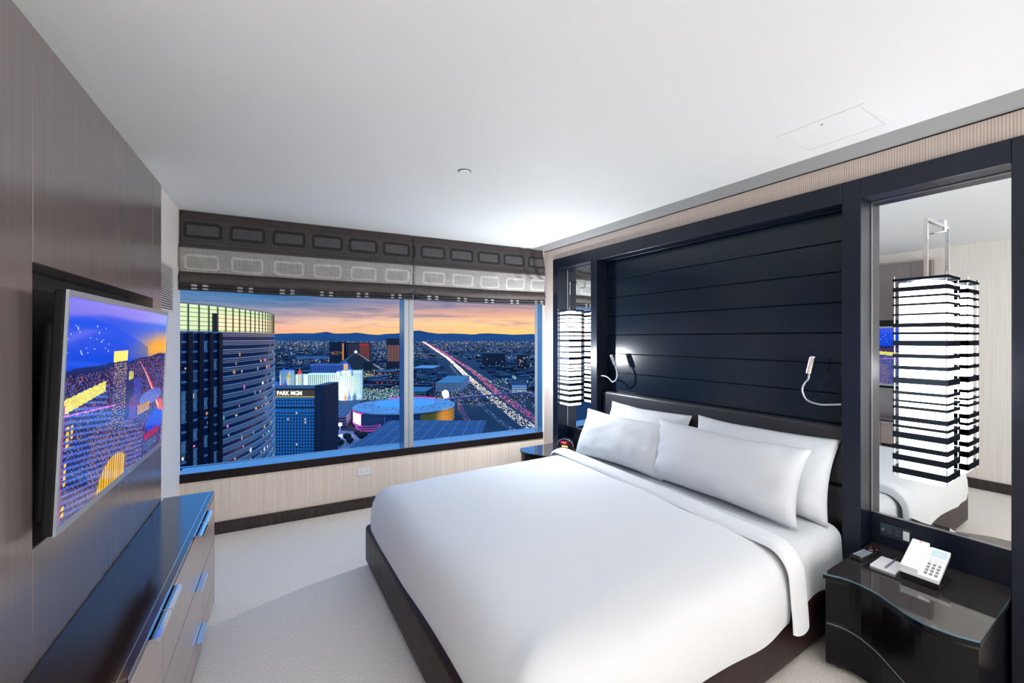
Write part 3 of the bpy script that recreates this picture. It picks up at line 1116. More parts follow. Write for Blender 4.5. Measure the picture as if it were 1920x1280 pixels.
# television, tipped a little forward
tv = thing('television', 'flat television showing a city at dusk, mounted in the cabinet recess', 'television')
tv.matrix_world = Matrix.Translation(LORG) @ Matrix.Rotation(LROT, 4, 'Z') @ Matrix.Translation((2.336, -(PF + .066), 1.442)) @ Matrix.Rotation(math.radians(2.3), 4, 'X')
TW, TH_ = 1.188, 0.726
bz = MB()
bt = 0.007
bz.box(-TW / 2, TW / 2, -.004, .003, TH_ / 2 - .020, TH_ / 2)
bz.box(-TW / 2, TW / 2, -.004, .003, -TH_ / 2, -TH_ / 2 + .024)
bz.box(-TW / 2, -TW / 2 + bt, -.004, .003, -TH_ / 2 + .024, TH_ / 2 - .020)
bz.box(TW / 2 - bt, TW / 2, -.004, .003, -TH_ / 2 + .024, TH_ / 2 - .020)
bz.build('bezel', M['tvframe'], tv)
rbox('back_shell', (-TW / 2 + .001, .0032, -TH_ / 2 + .001), (TW / 2 - .001, .03, TH_ / 2 - .001), .006, M['mattblack'], tv)
rbox('rear_housing', (-TW / 2 + .03, .029, -TH_ / 2 + .03), (TW / 2 - .03, .062, TH_ / 2 - .09), .02, M['mattblack'], tv, 3)
MB().box(-.02, .02, -.0055, -.004, -TH_ / 2 + .010, -TH_ / 2 + .017).build('badge', M['chrome'], tv)
wall_arm = rbox('wall_arm', (-.15, .062, -.15), (.15, .15, .15), .01, M['blackplastic'], tv)


def paint_screen(w, h_):
    """the still on the screen: towers and a lit city street under a dusk sky"""
    rng = np.random.RandomState(5)
    U, V = np.meshgrid((np.arange(w) + .5) / w, (np.arange(h_) + .5) / h_)
    img = np.zeros((h_, w, 3))

    def c(*rgb):
        return np.array(rgb) / 255.0
    sky_t = np.clip((V - .66) / .34, 0, 1)[..., None]
    img[:] = c(12, 60, 190) * (1 - sky_t) + c(62, 84, 220) * sky_t
    sunset = np.exp(-((V - .70 - .05 * U) / (.03 + .07 * U)) ** 2) * np.clip((U - .42) / .4, 0, 1)
    haze = np.exp(-((V - .80) / .10) ** 2) * np.clip((U - .35) / .5, 0, 1) * .75
    img = img * (1 - haze[..., None]) + c(150, 150, 210) * haze[..., None]
    img = img * (1 - sunset[..., None]) + c(255, 165, 30) * sunset[..., None]
    right = np.clip((U - .55) / .45, 0, 1) * np.clip((V - .85) / .1, 0, 1) * .8
    img = img * (1 - right[..., None]) + c(40, 130, 225) * right[..., None]
    arch = (V < .93 - 0.30 * np.clip(U, 0, 1) ** 1.6) & (V > .66) & (U < .72)
    img[arch] = img[arch] * .55 + c(0, 66, 225) * .45 * 1.0
    for k in range(26):
        a, b = rng.rand() * .3, .72 + rng.rand() * .16
        s = (abs(V - b) < .0032) & (abs(U - a) < .0035)
        img[s] = c(170, 200, 255)
    # horizon hills and the far city
    hz = .668 + .03 * U + .006 * np.sin(U * 9) + .004 * np.sin(U * 23)
    hill = V < hz
    img[hill] = c(22, 30, 92)
    city = V < hz - .02 - .012 * np.sin(U * 7)
    noise_ = rng.rand(h_, w)
    base = c(24, 22, 66)
    img[city] = base + (noise_[city][:, None] > .78) * (c(190, 90, 70) * rng.rand(city.sum(), 1)) + (noise_[city][:, None] < .06) * c(60, 110, 190)
    # boulevard running to the horizon
    tt = np.clip((.665 - V) / .40, 0, 1)
    xc = .615 + .35 * tt ** .85
    wd = .004 + .05 * tt
    road = (abs(U - xc) < wd) & (V < .665) & (V > .22)
    img[road] = c(110, 40, 90)
    l1 = (abs(U - xc + wd * .35) < wd * .28) & road
    img[l1] = c(255, 190, 160)
    l2 = (abs(U - xc - wd * .45) < wd * .22) & road
    img[l2] = c(235, 40, 90)
    glow_ = ((U - .955) / .03) ** 2 + ((V - .30) / .05) ** 2 < 1
    img[glow_] = c(255, 70, 70)
    # mid towers right of centre
    for (a, b, lo, hi, col) in ((.47, .56, .33, .60, (40, 44, 100)), (.56, .66, .40, .56, (60, 60, 150)), (.50, .55, .56, .61, (200, 190, 90)), (.52, .60, .30, .45, (90, 60, 130))):
        s = (U > a) & (U < b) & (V > lo) & (V < hi)
        img[s] = c(*col) * (.7 + .6 * rng.rand(s.sum(), 1))
    ar = ((U - .80) / .16) ** 2 + ((V - .40) / .05) ** 2 < 1
    img[ar] = c(90, 100, 190) * (.8 + .4 * rng.rand(ar.sum(), 1))
    s = (U > .62) & (U < .78) & (V > .31) & (V < .37)
    img[s] = c(190, 140, 60) * (.6 + .6 * rng.rand(s.sum(), 1))
    blue = ((U - .88) / .14) ** 2 + ((V - .20) / .08) ** 2 < 1
    img[blue] = c(44, 60, 190) * (.8 + .4 * rng.rand(blue.sum(), 1))
    s = (U > .72) & (U < .94) & (V > .10) & (V < .15)
    img[s] = c(150, 30, 80)
    s = (U > .72) & (U < .92) & (V > .03) & (V < .09)
    img[s] = c(60, 80, 110) * (.6 + .9 * rng.rand(s.sum(), 1))
    # the long curved tower lower left, its floors in slanting lines
    top1 = .545 + .16 * U
    t1 = (V < top1) & (U < .30 + 0.0 * V) | ((V < .44 - .6 * (U - .30)) & (U >= .30) & (U < .70))
    line = np.sin((V * 1.0 + U * .22) * 2 * math.pi * 34)
    img[t1] = (c(22, 34, 92) + (line[t1][:, None] > .25) * c(46, 60, 96))
    lit = (rng.rand(h_, w) > .90) & t1
    img[lit] = c(210, 160, 110) * (.5 + .5 * rng.rand(lit.sum(), 1))
    warm = t1 & (rng.rand(h_, w) > .80) & (U > .18) & (V < .36)
    img[warm] = c(150, 110, 90)
    crown = (V < top1) & (V > top1 - .065 + .03 * U) & (U < .285)
    img[crown] = c(238, 226, 110) * (.82 + .25 * rng.rand(crown.sum(), 1))
    for (a, lo, hi) in ((.035, .33, .42), (.03, .15, .27), (.028, .02, .08), (.06, .36, .42)):
        s = (abs(U - a) < .008) & (V > lo) & (V < hi) & (np.sin(V * 230) > -.3)
        img[s] = c(250, 190, 60)
    s = (U < .012 + .0) & (V < .52)
    img[s] = c(150, 70, 130)
    # slender tower in the middle
    t2 = (U > .345) & (U < .475) & (V < .70) & (V > .28)
    img[t2] = c(36, 40, 88) * (.7 + .7 * rng.rand(t2.sum(), 1)) + (np.sin(V[t2] * 2 * math.pi * 60)[:, None] > .3) * c(44, 40, 50)
    lit = t2 & (rng.rand(h_, w) > .86)
    img[lit] = c(220, 170, 90)
    cr = (U > .34) & (U < .478) & (V < .745) & (V > .685)
    img[cr] = c(246, 226, 110)
    # golden arched hall at the foot
    d_ = ((U - .40) / .15) ** 2 + ((V + .02) / .17) ** 2
    gd = (d_ < 1) & (U > .24) & (U < .50)
    img[gd] = c(236, 180, 40) * (.62 + .38 * (np.sin(U[gd] * 300)[:, None] > -.2))
    pink = abs(V - (.475 - .10 * U)) < .0035
    img[pink & (U < .36)] = c(220, 120, 230)
    return np.clip(img, 0, 1)


SWN, SHN = 300, 180
img = paint_screen(SWN, SHN)
lin_img = np.where(img <= .04045, img / 12.92, ((img + .055) / 1.055) ** 2.4)
x0, x1, z0, z1 = -TW / 2 + bt, TW / 2 - bt, -TH_ / 2 + .024, TH_ / 2 - .020
gx, gz = np.linspace(x0, x1, SWN + 1), np.linspace(z0, z1, SHN + 1)
vx, vz = np.meshgrid(gx, gz)
co = np.stack([vx.ravel(), np.full(vx.size, -.0015), vz.ravel()], 1)
ii, jj = np.meshgrid(np.arange(SWN), np.arange(SHN))
a = (jj * (SWN + 1) + ii).ravel()
quads = np.stack([a, a + 1, a + SWN + 2, a + SWN + 1], 1)
me = bpy.data.meshes.new('screen')
me.from_pydata(co.tolist(), [], quads.tolist())
at = me.color_attributes.new('tint', 'FLOAT_COLOR', 'CORNER')
cols = np.ones((SWN * SHN, 4, 4), np.float32)
cols[:, :, :3] = lin_img.reshape(-1, 1, 3)
at.data.foreach_set('color', cols.ravel())
me.materials.append(M['screen'])
so = bpy.data.objects.new('screen', me)
so.parent = tv
COL.objects.link(so)

# ---- dresser
ds = lroot('dresser', 'long low brown dresser with chrome tab pulls below the television', 'dresser')
DF = 0.368
D0, D1 = 1.587, 3.236
lbox('carcass', D0, D1, PF + .002, DF - .02, .0, .676, M['dresser'], ds)
tp = lbox('top', D0, D1 + .002, PF + .002, DF, .678, .700, M['dresser_top'], ds, .003)
MB().box(D0, D1 + .002, -(DF - .022), -(DF - .0245), .7001, .7006).build('top_inlay', M['brushed'], ds)
MB().box(D0, D1 + .002, -(DF + .0012), -(DF - .0004), .6975, .7004).build('front_edge', M['brushed'], ds)
lbox('end_board', D1 - .02, D1 + .001, PF + .002, DF, .0, .676, M['dresser'], ds)
lbox('end_board', D0 - .001, D0 + .02, PF + .002, DF, .0, .676, M['dresser'], ds)
cols_ = [D0 + .022, 1.978, 2.80, D1 - .022]
rows = [(.405, .668), (.140, .400), (.012, .135)]
for ci in range(3):
    for ri, (za, zb) in enumerate(rows):
        s0, s1 = cols_[ci] + .0018, cols_[ci + 1] - .0018
        dr = lbox('drawer', s0, s1, DF - .0195, DF - .001, za + .0015, zb - .0015, M['dresser'], ds, .0015)
        # tab pulls sit on the drawer's upper edge at the seam it shares with its neighbour
        ends = []
        if ri == 0:
            if ci < 2:
                ends.append((s1 - .17, s1 - .002))
            if ci > 0:
                ends.append((s0 + .002, s0 + .17))
        elif ci < 2:
            ends.append((s1 - .19, s1 - .01))
        for a, b in ends:
            hd = MB()
            hd.box(a, b, -(DF + .024), -(DF - .0205), zb - .0012, zb + .0008)
            hd.box(a, b, -(DF + .024), -(DF + .021), zb - .016, zb - .0012)
            hd.build('tab_pull', M['chrome'], dr)

# ================================================================== ROMAN SHADES
def shade(label, t0, t1, phase, seed, rumple):
    rng = random.Random(seed)
    prof_ = []          # (distance into the room, z)
    zs = np.concatenate([np.linspace(2.706, 2.43, 44), np.linspace(2.43, 2.19, 40)[1:], np.linspace(2.19, 2.105, 18)[1:], np.linspace(2.105, 2.052, 14)[1:]])
    for z in zs:
        if z > 2.43:
            d = .030 + .012 * (2.706 - z) / .276
        elif z > 2.19:
            u = (2.43 - z) / .24
            d = .050 + .028 * math.sin(math.pi * u ** .6)
        elif z > 2.105:
            u = (2.19 - z) / .085
            d = .060 + .026 * math.sin(math.pi * u)
        else:
            u = (2.105 - z) / .053
            d = .064 + .016 * abs(math.sin(2 * math.pi * u))
        prof_.append((d, z))
    nT = int((t1 - t0) / .0075)
    mb = MB()
    rings, cl = [], []
    for i in range(nT + 1):
        t_ = t0 + (t1 - t0) * i / nT
        rg = []
        sag = .010 * math.sin(math.pi * (t_ - t0) / (t1 - t0))
        for (d, z) in prof_:
            low = max(0.0, min(1.0, (2.45 - z) / .1))
            w1 = mnoise.noise(Vector((t_ * 5, z * 9, seed)))
            w2 = mnoise.noise(Vector((t_ * 16 + z * 10, z * 5, seed + 4)))
            dd = d + (.010 * w1 + .005 * w2) * (.25 + low)
            if rumple and t_ > t1 - .5 and z > 2.36:
                k = (t_ - t1 + .5) / .5
                dd += .022 * k * math.sin(t_ * 42 + (z - 2.4) * 9)
            if t_ < t0 + .012 or t_ > t1 - .012:
                dd -= .008
            z2 = z - (sag + .006 * w1) * low * (1 if z < 2.2 else .5)
            rg.append((t_, -max(dd, .004), z2))
            # colour of the weave
            n1 = mnoise.noise(Vector((t_ * 150, z * 8, 2.0)))
            n2 = mnoise.noise(Vector((t_ * 5, z * 160, 5.0)))
            wv = 1 + .22 * n1 + .2 * n2
            q = ((t_ - phase) / .3165) % 1.0
            inx = (q - .42) * .3165
            def frame(zc, hw, hh, rr_):
                dx, dz = abs(inx) - hw + rr_, abs(z - zc) - hh + rr_
                return math.hypot(max(dx, 0), max(dz, 0)) + min(max(dx, dz), 0) - rr_
            if z > 2.43:
                col = Vector(lin(56, 53, 53)[:3])
                if z > 2.64:
                    col = Vector(lin(54, 45, 43)[:3])
                sd_ = frame(2.55, .134, .068, .035)
                if -.026 < sd_ < 0:
                    col = Vector(lin(12, 12, 17)[:3])
                elif sd_ <= -.026:
                    col = Vector(lin(70, 68, 70)[:3])
                if z < 2.447:
                    col = Vector(lin(72, 68, 66)[:3])
            elif z > 2.19:
                u = (2.43 - z) / .24
                col = Vector(lin(146, 144, 141)[:3])
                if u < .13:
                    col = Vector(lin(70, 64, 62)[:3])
                sd_ = frame(2.285, .118, .062, .03)
                if -.016 < sd_ < 0:
                    col = Vector(lin(178, 176, 173)[:3])
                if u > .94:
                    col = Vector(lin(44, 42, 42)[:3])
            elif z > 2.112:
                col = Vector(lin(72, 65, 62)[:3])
            else:
                col = Vector(lin(46, 45, 48)[:3])
                if (abs(q - .26) < .055 or abs(q - .50) < .055) and (2.088 < z < 2.104 or 2.062 < z < 2.076):
                    col = Vector(lin(178, 178, 178)[:3])
                elif abs(z - 2.082) < .004:
                    col = Vector(lin(30, 28, 30)[:3])
            cl.append(col * wv)
        rings.append(rg)
    mb.loft(rings, closed=False)
    o = mb.build('roman_shade', M['fabric'], smooth=True)
    ca = o.data.color_attributes.new('tint', 'FLOAT_COLOR', 'POINT')
    arr = np.ones((len(cl), 4), np.float32)
    arr[:, :3] = np.array([tuple(c_) for c_ in cl])
    ca.data.foreach_set('color', arr.ravel())
    sd = o.modifiers.new('thickness', 'SOLIDIFY')
    sd.thickness = .002
    sd.offset = 0
    o.location = PL
    o.rotation_euler = (0, 0, WROT)
    tag(o, label, 'shade', 'roman shades above the window')
    return o


shade('wider grey patterned roman shade over the left window light', 0.004, 1.899, 0.028, 3.0, False)
shade('narrower grey patterned roman shade over the right light, rumpled beside the bed wall', 1.907, WL - .004, 1.985, 9.0, True)

# ================================================================== SMALL FITTINGS
vg = lroot('vent_grille', 'white louvred air vent high on the wall between cabinet and window', 'vent')
m = MB()
m.box(3.55, 4.075, -.008, -.0005, 2.19, 2.205).box(3.55, 4.075, -.008, -.0005, 1.857, 1.872)
m.box(3.55, 3.565, -.008, -.0005, 1.872, 2.19).box(4.06, 4.075, -.008, -.0005, 1.872, 2.19)
m.build('grille_frame', M['wall_plain'], vg)
MB().box(3.566, 4.059, -.002, -.0005, 1.873, 2.189).build('duct_shadow', M['dark'], vg)
for k in range(19):
    z = 1.879 + k * .0166
    b = MB()
    b.add([(3.566, -.003, z), (4.059, -.003, z), (4.059, -.0095, z + .0035), (3.566, -.0095, z + .0035), (3.566, -.003, z + .003), (4.059, -.003, z + .003), (4.059, -.0095, z + .0085), (3.566, -.0095, z + .0085)],
          [(0, 1, 2, 3), (7, 6, 5, 4), (0, 4, 5, 1), (1, 5, 6, 2), (2, 6, 7, 3), (3, 7, 4, 0)])
    b.build('slat', M['wall_plain'], vg)

wo = thing('wall_outlet', 'white duplex power outlet on the wall below the window', 'outlet', PL, WROT)
rbox('face_plate', (1.372, -.006, .325), (1.497, -.0005, .398), .002, M['white'], wo)
for x in (1.405, 1.463):
    so_ = MB().box(x - .019, x + .019, -.0075, -.0055, .346, .378).build('socket', M['white'], wo)
    sl = MB()
    sl.box(x - .010, x - .004, -.0082, -.0074, .366, .3685).box(x - .010, x - .004, -.0082, -.0074, .3555, .358).box(x + .005, x + .010, -.0082, -.0074, .3595, .3645)
    sl.build('slots', M['dark'], so_)

sp = thing('sprinkler_cover', 'small round white sprinkler cover set in the middle of the ceiling', 'sprinkler', (1.109, 2.39, CEIL))
MB().disc_stack(0, 0, [(.026, -.012), (.036, -.011), (.037, -.004), (.030, -.0035), (.030, -.0003)], 28).build('cover_disc', M['ceiling'], sp)
MB().disc_stack(0, 0, [(.041, -.0016), (.041, -.0003)], 28).build('escutcheon', M['dark'], sp)

ap = thing('access_panel', 'square white access hatch flush in the ceiling near the bed wall', 'hatch', (2.475, 0.95, CEIL))
m = MB()
w_, l_ = .165, .185
for (a, b, c_, d_) in ((-w_, w_, -l_, -l_ + .02), (-w_, w_, l_ - .02, l_), (-w_, -w_ + .02, -l_ + .02, l_ - .02), (w_ - .02, w_, -l_ + .02, l_ - .02)):
    m.box(a, b, c_, d_, -.003, -.0004)
m.build('hatch_frame', M['ceiling'], ap)
MB().box(-w_ + .0225, w_ - .0225, -l_ + .0225, l_ - .0225, -.002, -.0004).build('hatch_door', M['ceiling'], ap)
MB().disc_stack(-w_ + .05, 0, [(.006, -.0035), (.006, -.002)], 14).build('lock', M['grey'], ap)
# ================================================================== THE CITY OUTSIDE
# city frame: f metres ahead of the hotel front, r metres to the right, z metres above eye level
GZ = -128.0


def P(f, r, z=GZ):
    return Vector((f * S + r * C, f * C - r * S, z + H))


def croot(name, label, cat, f, r, z=GZ, rot=0.0, group=None):
    """local x = to the right, local y = away, local z up from the ground"""
    return thing(name, label, cat, P(f, r, z), -YAW + rot, group)


M['ground'] = pmat('night_ground', (0.012, 0.030, 0.060), 0.9, grain=((.012, .012, .012), .2, (0.006, 0.014, 0.034)))
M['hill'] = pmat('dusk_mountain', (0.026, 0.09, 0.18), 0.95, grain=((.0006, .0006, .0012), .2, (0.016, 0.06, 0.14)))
M['asphalt'] = pmat('asphalt', (0.02, 0.024, 0.06), 0.7)
M['roofblue'] = pmat('pale_roof', lin(165, 188, 205), 0.6, grain=((.08, .08, .08), .2, lin(140, 164, 186)))
M['roofdark'] = pmat('slate_roof', lin(58, 84, 118), 0.6, grain=((.05, .05, .05), .25, lin(46, 66, 100)))
M['bluewall'] = pmat('blue_facade', lin(60, 150, 200), 0.45)
M['darkwall'] = pmat('dark_facade', lin(26, 34, 56), 0.5)
M['brownwall'] = pmat('bronze_facade', lin(58, 44, 56), 0.4)
M['whitewall'] = pmat('white_facade', lin(222, 232, 222), 0.7)
M['slot'] = pmat('window_slot', lin(10, 18, 34), 0.3)
M['concrete'] = pmat('pale_concrete', lin(150, 160, 186), 0.8)
M['plaza'] = pmat('plaza_paving', lin(150, 140, 165), 0.8)
M['lights'] = attr_mat('city_lights', 4.2)
M['leaf'] = pmat('dark_foliage', lin(30, 44, 44), 0.9)
M['glassblue'] = pmat('tower_glass', lin(22, 44, 80), 0.12, ior=1.7)
M['fin'] = pmat('pale_fin', lin(238, 243, 246), 0.3, 0.75)
M['gold'] = pmat('gold_cladding', lin(196, 140, 50), 0.45)

# ground reaching to the horizon, mountains
g = MB()
a, b, c_, d_ = P(60, -9000), P(60, 9000), P(19500, 40000), P(19500, -40000)
g.add([a, b, c_, d_, a - Vector((0, 0, 4)), b - Vector((0, 0, 4)), c_ - Vector((0, 0, 4)), d_ - Vector((0, 0, 4))],
      [(0, 1, 2, 3), (7, 6, 5, 4), (0, 4, 5, 1), (1, 5, 6, 2), (2, 6, 7, 3), (3, 7, 4, 0)])
struct(g.build('ground', M['ground']))
CR = [(-900, 250), (330, 205), (430, 190), (513, 192), (540, 218), (561, 230), (590, 217), (611, 298), (627, 216), (654, 216), (670, 260), (692, 174), (710, 150), (727, 207), (745, 205),
      (769, 320), (786, 352), (803, 266), (823, 200), (847, 222), (886, 172), (900, 212), (920, 222), (942, 190), (963, 160), (980, 172), (997, 196), (1007, 168), (1100, 210), (1400, 190), (2600, 260)]
m = MB()
rings = []
rng = random.Random(3)
for i in range(401):
    px = -700 + 3200 * i / 400
    for (x0, h0), (x1, h1) in zip(CR[:-1], CR[1:]):
        if x0 <= px <= x1:
            hgt = h0 + (h1 - h0) * (px - x0) / (x1 - x0)
            break
    r18 = (px - 960) / 780
    hgt += 10 * mnoise.noise(Vector((px * .05, 1, 2))) + 6 * mnoise.noise(Vector((px * .16, 5, 2)))
    n_ = [mnoise.noise(Vector((px * .03, k * 3.1, 9))) for k in range(5)]
    ring_ = [P(16800 + 500 * n_[0], r18 * 16800, GZ - 2), P(17400, r18 * 17400, -40 + .12 * hgt + 16 * n_[1]), P(17900, r18 * 17900, .45 * hgt + 22 * n_[2]), P(18500, r18 * 18500, hgt),
             P(19600, r18 * 19600, hgt * .55), P(22000, r18 * 22000, GZ - 2)]
    rings.append([tuple(q) for q in ring_])
m.loft(rings, closed=False)
struct(m.build('mountains', M['hill']))


def blk(name, mat, parent, x0, x1, y0, y1, z0, z1):
    return MB().box(x0, x1, y0, y1, z0, z1).build(name, mat, parent)


def stripes(mb, x0, x1, y, z0, z1, n, w, axis='x', d=.25):
    for i in range(n):
        t_ = (i + .5) / n
        if axis == 'x':
            x = x0 + (x1 - x0) * t_
            mb.box(x - w / 2, x + w / 2, y - d, y, z0, z1)
        else:
            z = z0 + (z1 - z0) * t_
            mb.box(x0, x1, y - d, y, z - w / 2, z + w / 2)


# ---- curved glass tower close on the left
tw = croot('curved_tower', 'tall curved glass tower with a glowing yellow crown, nearest the window', 'building', 157, -228)
TR = 120.0
A0, A1 = math.radians(66), math.radians(132)      # sector facing the room, local angle from the -y axis towards +x
rngt = random.Random(21)


def tpt(a, r, z):
    # a = 0 points straight back at the room, growing to the right
    return (r * math.sin(a), -r * math.cos(a), z)


def arc_band(mb, a0, a1, r0, r1, z0, z1, n):
    for k in range(n):
        b0, b1 = a0 + (a1 - a0) * k / n, a0 + (a1 - a0) * (k + 1) / n
        mb.add([tpt(b0, r0, z0), tpt(b1, r0, z0), tpt(b1, r1, z0), tpt(b0, r1, z0), tpt(b0, r0, z1), tpt(b1, r0, z1), tpt(b1, r1, z1), tpt(b0, r1, z1)],
               [(3, 2, 1, 0), (4, 5, 6, 7), (0, 1, 5, 4), (1, 2, 6, 5), (2, 3, 7, 6), (3, 0, 4, 7)])


TOPZ = 139.6
CROWN = 130.5
AP0, AP1 = math.radians(66), math.radians(88.4)     # flat-looking bay with dark piers
m = MB()
arc_band(m, A0, A1, TR - 14, TR, 0, CROWN, 60)
m.build('glass_wall', M['glassblue'], tw)
FH = 3.35
nfl = int(CROWN / FH)
m1, m2 = MB(), MB()
for k in range(nfl):
    z = CROWN - k * FH
    for q, hgt in ((0.0, .42), (0.85, .26), (1.5, .26)):
        arc_band(m1, AP1, A1, TR, TR + .5, z - q - hgt, z - q, 42)
    arc_band(m2, AP0, AP1, TR, TR + .25, z - .75, z, 10)
stuff(m1.build('floor_fins', M['fin'], tw))
stuff(m2.build('spandrels', pmat('spandrel', lin(130, 150, 166), 0.4), tw))
for k in range(8):
    a = AP1 - math.radians(.3) - k * math.radians(2.05)
    m = MB()
    arc_band(m, a - .007, a + .007, TR, TR + 1.1, 0, CROWN - .5, 2)
    m.build('pier', M['slot'], tw)
crown_mat = pmat('crown_panel', (0.7, 0.68, 0.4), 0.5, emit=lin(206, 210, 142), emit_s=1.0, grain=None)
crown_mat.cycles.emission_sampling = 'NONE'
m = MB()
arc_band(m, A0, A1, TR - 3, TR - .6, CROWN, TOPZ, 60)
m.build('crown', crown_mat, tw)
AC = math.radians(87.6)
m = MB()
arc_band(m, AC, A1, TR - .55, TR - .2, CROWN + .6, TOPZ - 3.0, 30)
cb_ = m.build('crown_screen', glow('peach_glow', lin(255, 226, 176), 1.05), tw)
m = MB()
for k in range(7):
    arc_band(m, A0, A1, TR - .2, TR + .1, CROWN + .3 + k * 1.5, CROWN + .48 + k * 1.5, 50)
for k in range(34):
    a = A0 + (A1 - A0) * k / 33
    arc_band(m, a - .0016, a + .0016, TR - .2, TR + .15, CROWN, TOPZ, 1)
stuff(m.build('crown_lattice', pmat('lattice', lin(110, 112, 70), 0.5), tw))
blk_m = MB()
arc_band(blk_m, AC - .012, AC, TR - .4, TR + .4, CROWN, TOPZ - 2.5, 2)
blk_m.build('crown_pier', M['slot'], tw)
win_cols = [glow('warm_window', lin(255, 206, 140), .8), glow('cool_window', lin(170, 220, 235), .6), glow('amber_window', lin(240, 160, 90), .65)]
tint_cols = [glow('teal_room', lin(110, 220, 220), .8), glow('pink_reflection', lin(250, 120, 200), .9), glow('white_reflection', lin(230, 245, 255), 1.6), glow('red_room', lin(230, 90, 90), .7)]  # pink and white panes imitate light reflected in the tower glass
for k in range(190):
    fl_ = rngt.randrange(2, nfl)
    a = math.radians(80) + math.radians(38) * rngt.random() ** 1.1
    z = CROWN - fl_ * FH
    m = MB()
    wdt = rngt.choice([.004, .006, .010])
    arc_band(m, a, a + wdt, TR, TR + .12, z - FH + .5, z - FH + rngt.choice([1.1, 1.5, 2.0]), 1)
    m.build('lit_window', rngt.choice(win_cols[:1] * 3 + win_cols + tint_cols), tw)
blind_mat = pmat('drawn_blind', lin(150, 160, 166), .7)
for k in range(70):
    fl_ = rngt.randrange(1, nfl)
    j = rngt.randrange(0, 4)
    a = AP1 - math.radians(.3) - (j + .5) * math.radians(2.05)
    z = CROWN - fl_ * FH
    m = MB()
    arc_band(m, a - .011, a + .010, TR, TR + .1, z - FH + .1, z - .8, 1)
    m.build('blind', blind_mat, tw)

# ---- hotel block with the rooftop sign
hs_ = croot('sign_hotel', 'blue hotel block with a lit rooftop name sign, right of the curved tower', 'building', 312, -146.8)
HT = 90.4
blk('tower_block', M['bluewall'], hs_, -75, 0, 0, 22, 0, HT - 6.5)
blk('service_core', M['darkwall'], hs_, 0.02, 7.4, -2.5, 22, 0, HT + 2.6)
blk('parapet', M['darkwall'], hs_, -75, 0, -.3, 22, HT - 5.9, HT)
blk('sign_light', glow('sign_trim', lin(226, 190, 70), .8), hs_, -75, -.2, -.65, -.31, HT - 6.45, HT - 5.9)
blk('sign_glow_panel', glow('sign_field', lin(74, 58, 22), .6), hs_, -38, -.3, -.42, -.31, HT - 5.8, HT - 1.2)
tx = bpy.data.curves.new('sign_letters', 'FONT')
tx.body = 'PARK MGM'
tx.size = 4.4
tx.extrude = .15
tx.offset = .06
tx.materials.append(glow('sign_white', lin(255, 250, 235), 1.3))
to0 = bpy.data.objects.new('sign_letters', tx)
tm = bpy.data.meshes.new_from_object(to0)
bpy.data.objects.remove(to0)
to = bpy.data.objects.new('sign_letters', tm)
to.parent = hs_
to.location = (-29.2, -.75, HT - 4.9)
to.rotation_euler = (math.pi / 2, 0, 0)
to.scale = (.86, 1, 1)
COL.objects.link(to)
m = MB()
for i in range(34):
    for j in range(34):
        x, z = -73.5 + i * 2.16, HT - 9.6 - j * 2.35
        if j == 2 or j == 3:
            continue
        m.box(x, x + 1.05, -.12, -.01, z, z + 1.3)
stuff(m.build('window_grid', M['slot'], hs_))
blk('cornice_line', M['slot'], hs_, -75, -.1, -.3, -.02, HT - 14.9, HT - 13.6)
m = MB()
for k in range(9):
    i, j = rngt.randrange(20, 34), rngt.randrange(4, 34)
    x, z = -73.5 + i * 2.16, HT - 9.6 - j * 2.35
    m.box(x, x + 1.05, -.2, -.125, z, z + 1.3)
stuff(m.build('lit_windows', win_cols[0], hs_))
m = MB()
for j in range(30):
    m.box(2.6, 3.6, -2.62, -2.51, 8 + j * 2.6, 9.4 + j * 2.6)
stuff(m.build('core_windows', pmat('core_slot', lin(52, 56, 110), .4), hs_))

# ---- castle-like white hotel
ca = croot('turreted_hotel', 'white floodlit hotel with coloured pointed turrets beyond the sign hotel', 'building', 860, -372)
blk('main_wing', M['whitewall'], ca, -50, 19, 0, 22, 0, 55.5)
w2 = blk('end_wing', M['whitewall'], ca, 0, 42, 0, 20, 0, 61)
w2.location = (19, -4, 0)
w2.rotation_euler = (0, 0, math.radians(12))
blk('left_wing', M['whitewall'], ca, -106, -85, -4, 14, 0, 61)
blk('link_wing', M['whitewall'], ca, -85, -50, 16, 34, 0, 52)
blk('rear_wing', pmat('blue_shade_wall', lin(120, 140, 190), .7), ca, -74, 6, 60, 80, 0, 70)
m = MB()
stripes(m, -50, 19, 0, 12, 53, 17, 1.6)
stripes(m, -50, 19, 0, 1, 10, 17, 1.6)
stuff(m.build('window_strips', pmat('strip', lin(60, 84, 84), .4), ca))
m = MB()
stripes(m, 1, 41, 0, 12, 56, 11, .9)
q = m.build('end_window_strips', pmat('strip2', lin(130, 150, 140), .4), w2)
stuff(q)
m = MB()
stripes(m, -74, 6, 60, 52, 68, 18, 1.6)
stuff(m.build('rear_window_strips', pmat('strip3', lin(50, 60, 110), .4), ca))


def turret(x, y, r, h0, h1, hc, wall, cone):
    m = MB().disc_stack(x, y, [(r, h0), (r, h1 - .5), (r * 1.15, h1)], 12)
    w = m.build('turret', wall, ca)
    MB().disc_stack(x, y, [(r * 1.25, h1), (r * .5, h1 + (hc - h1) * .5), (.05, hc)], 12).build('turret_cone', cone, w)


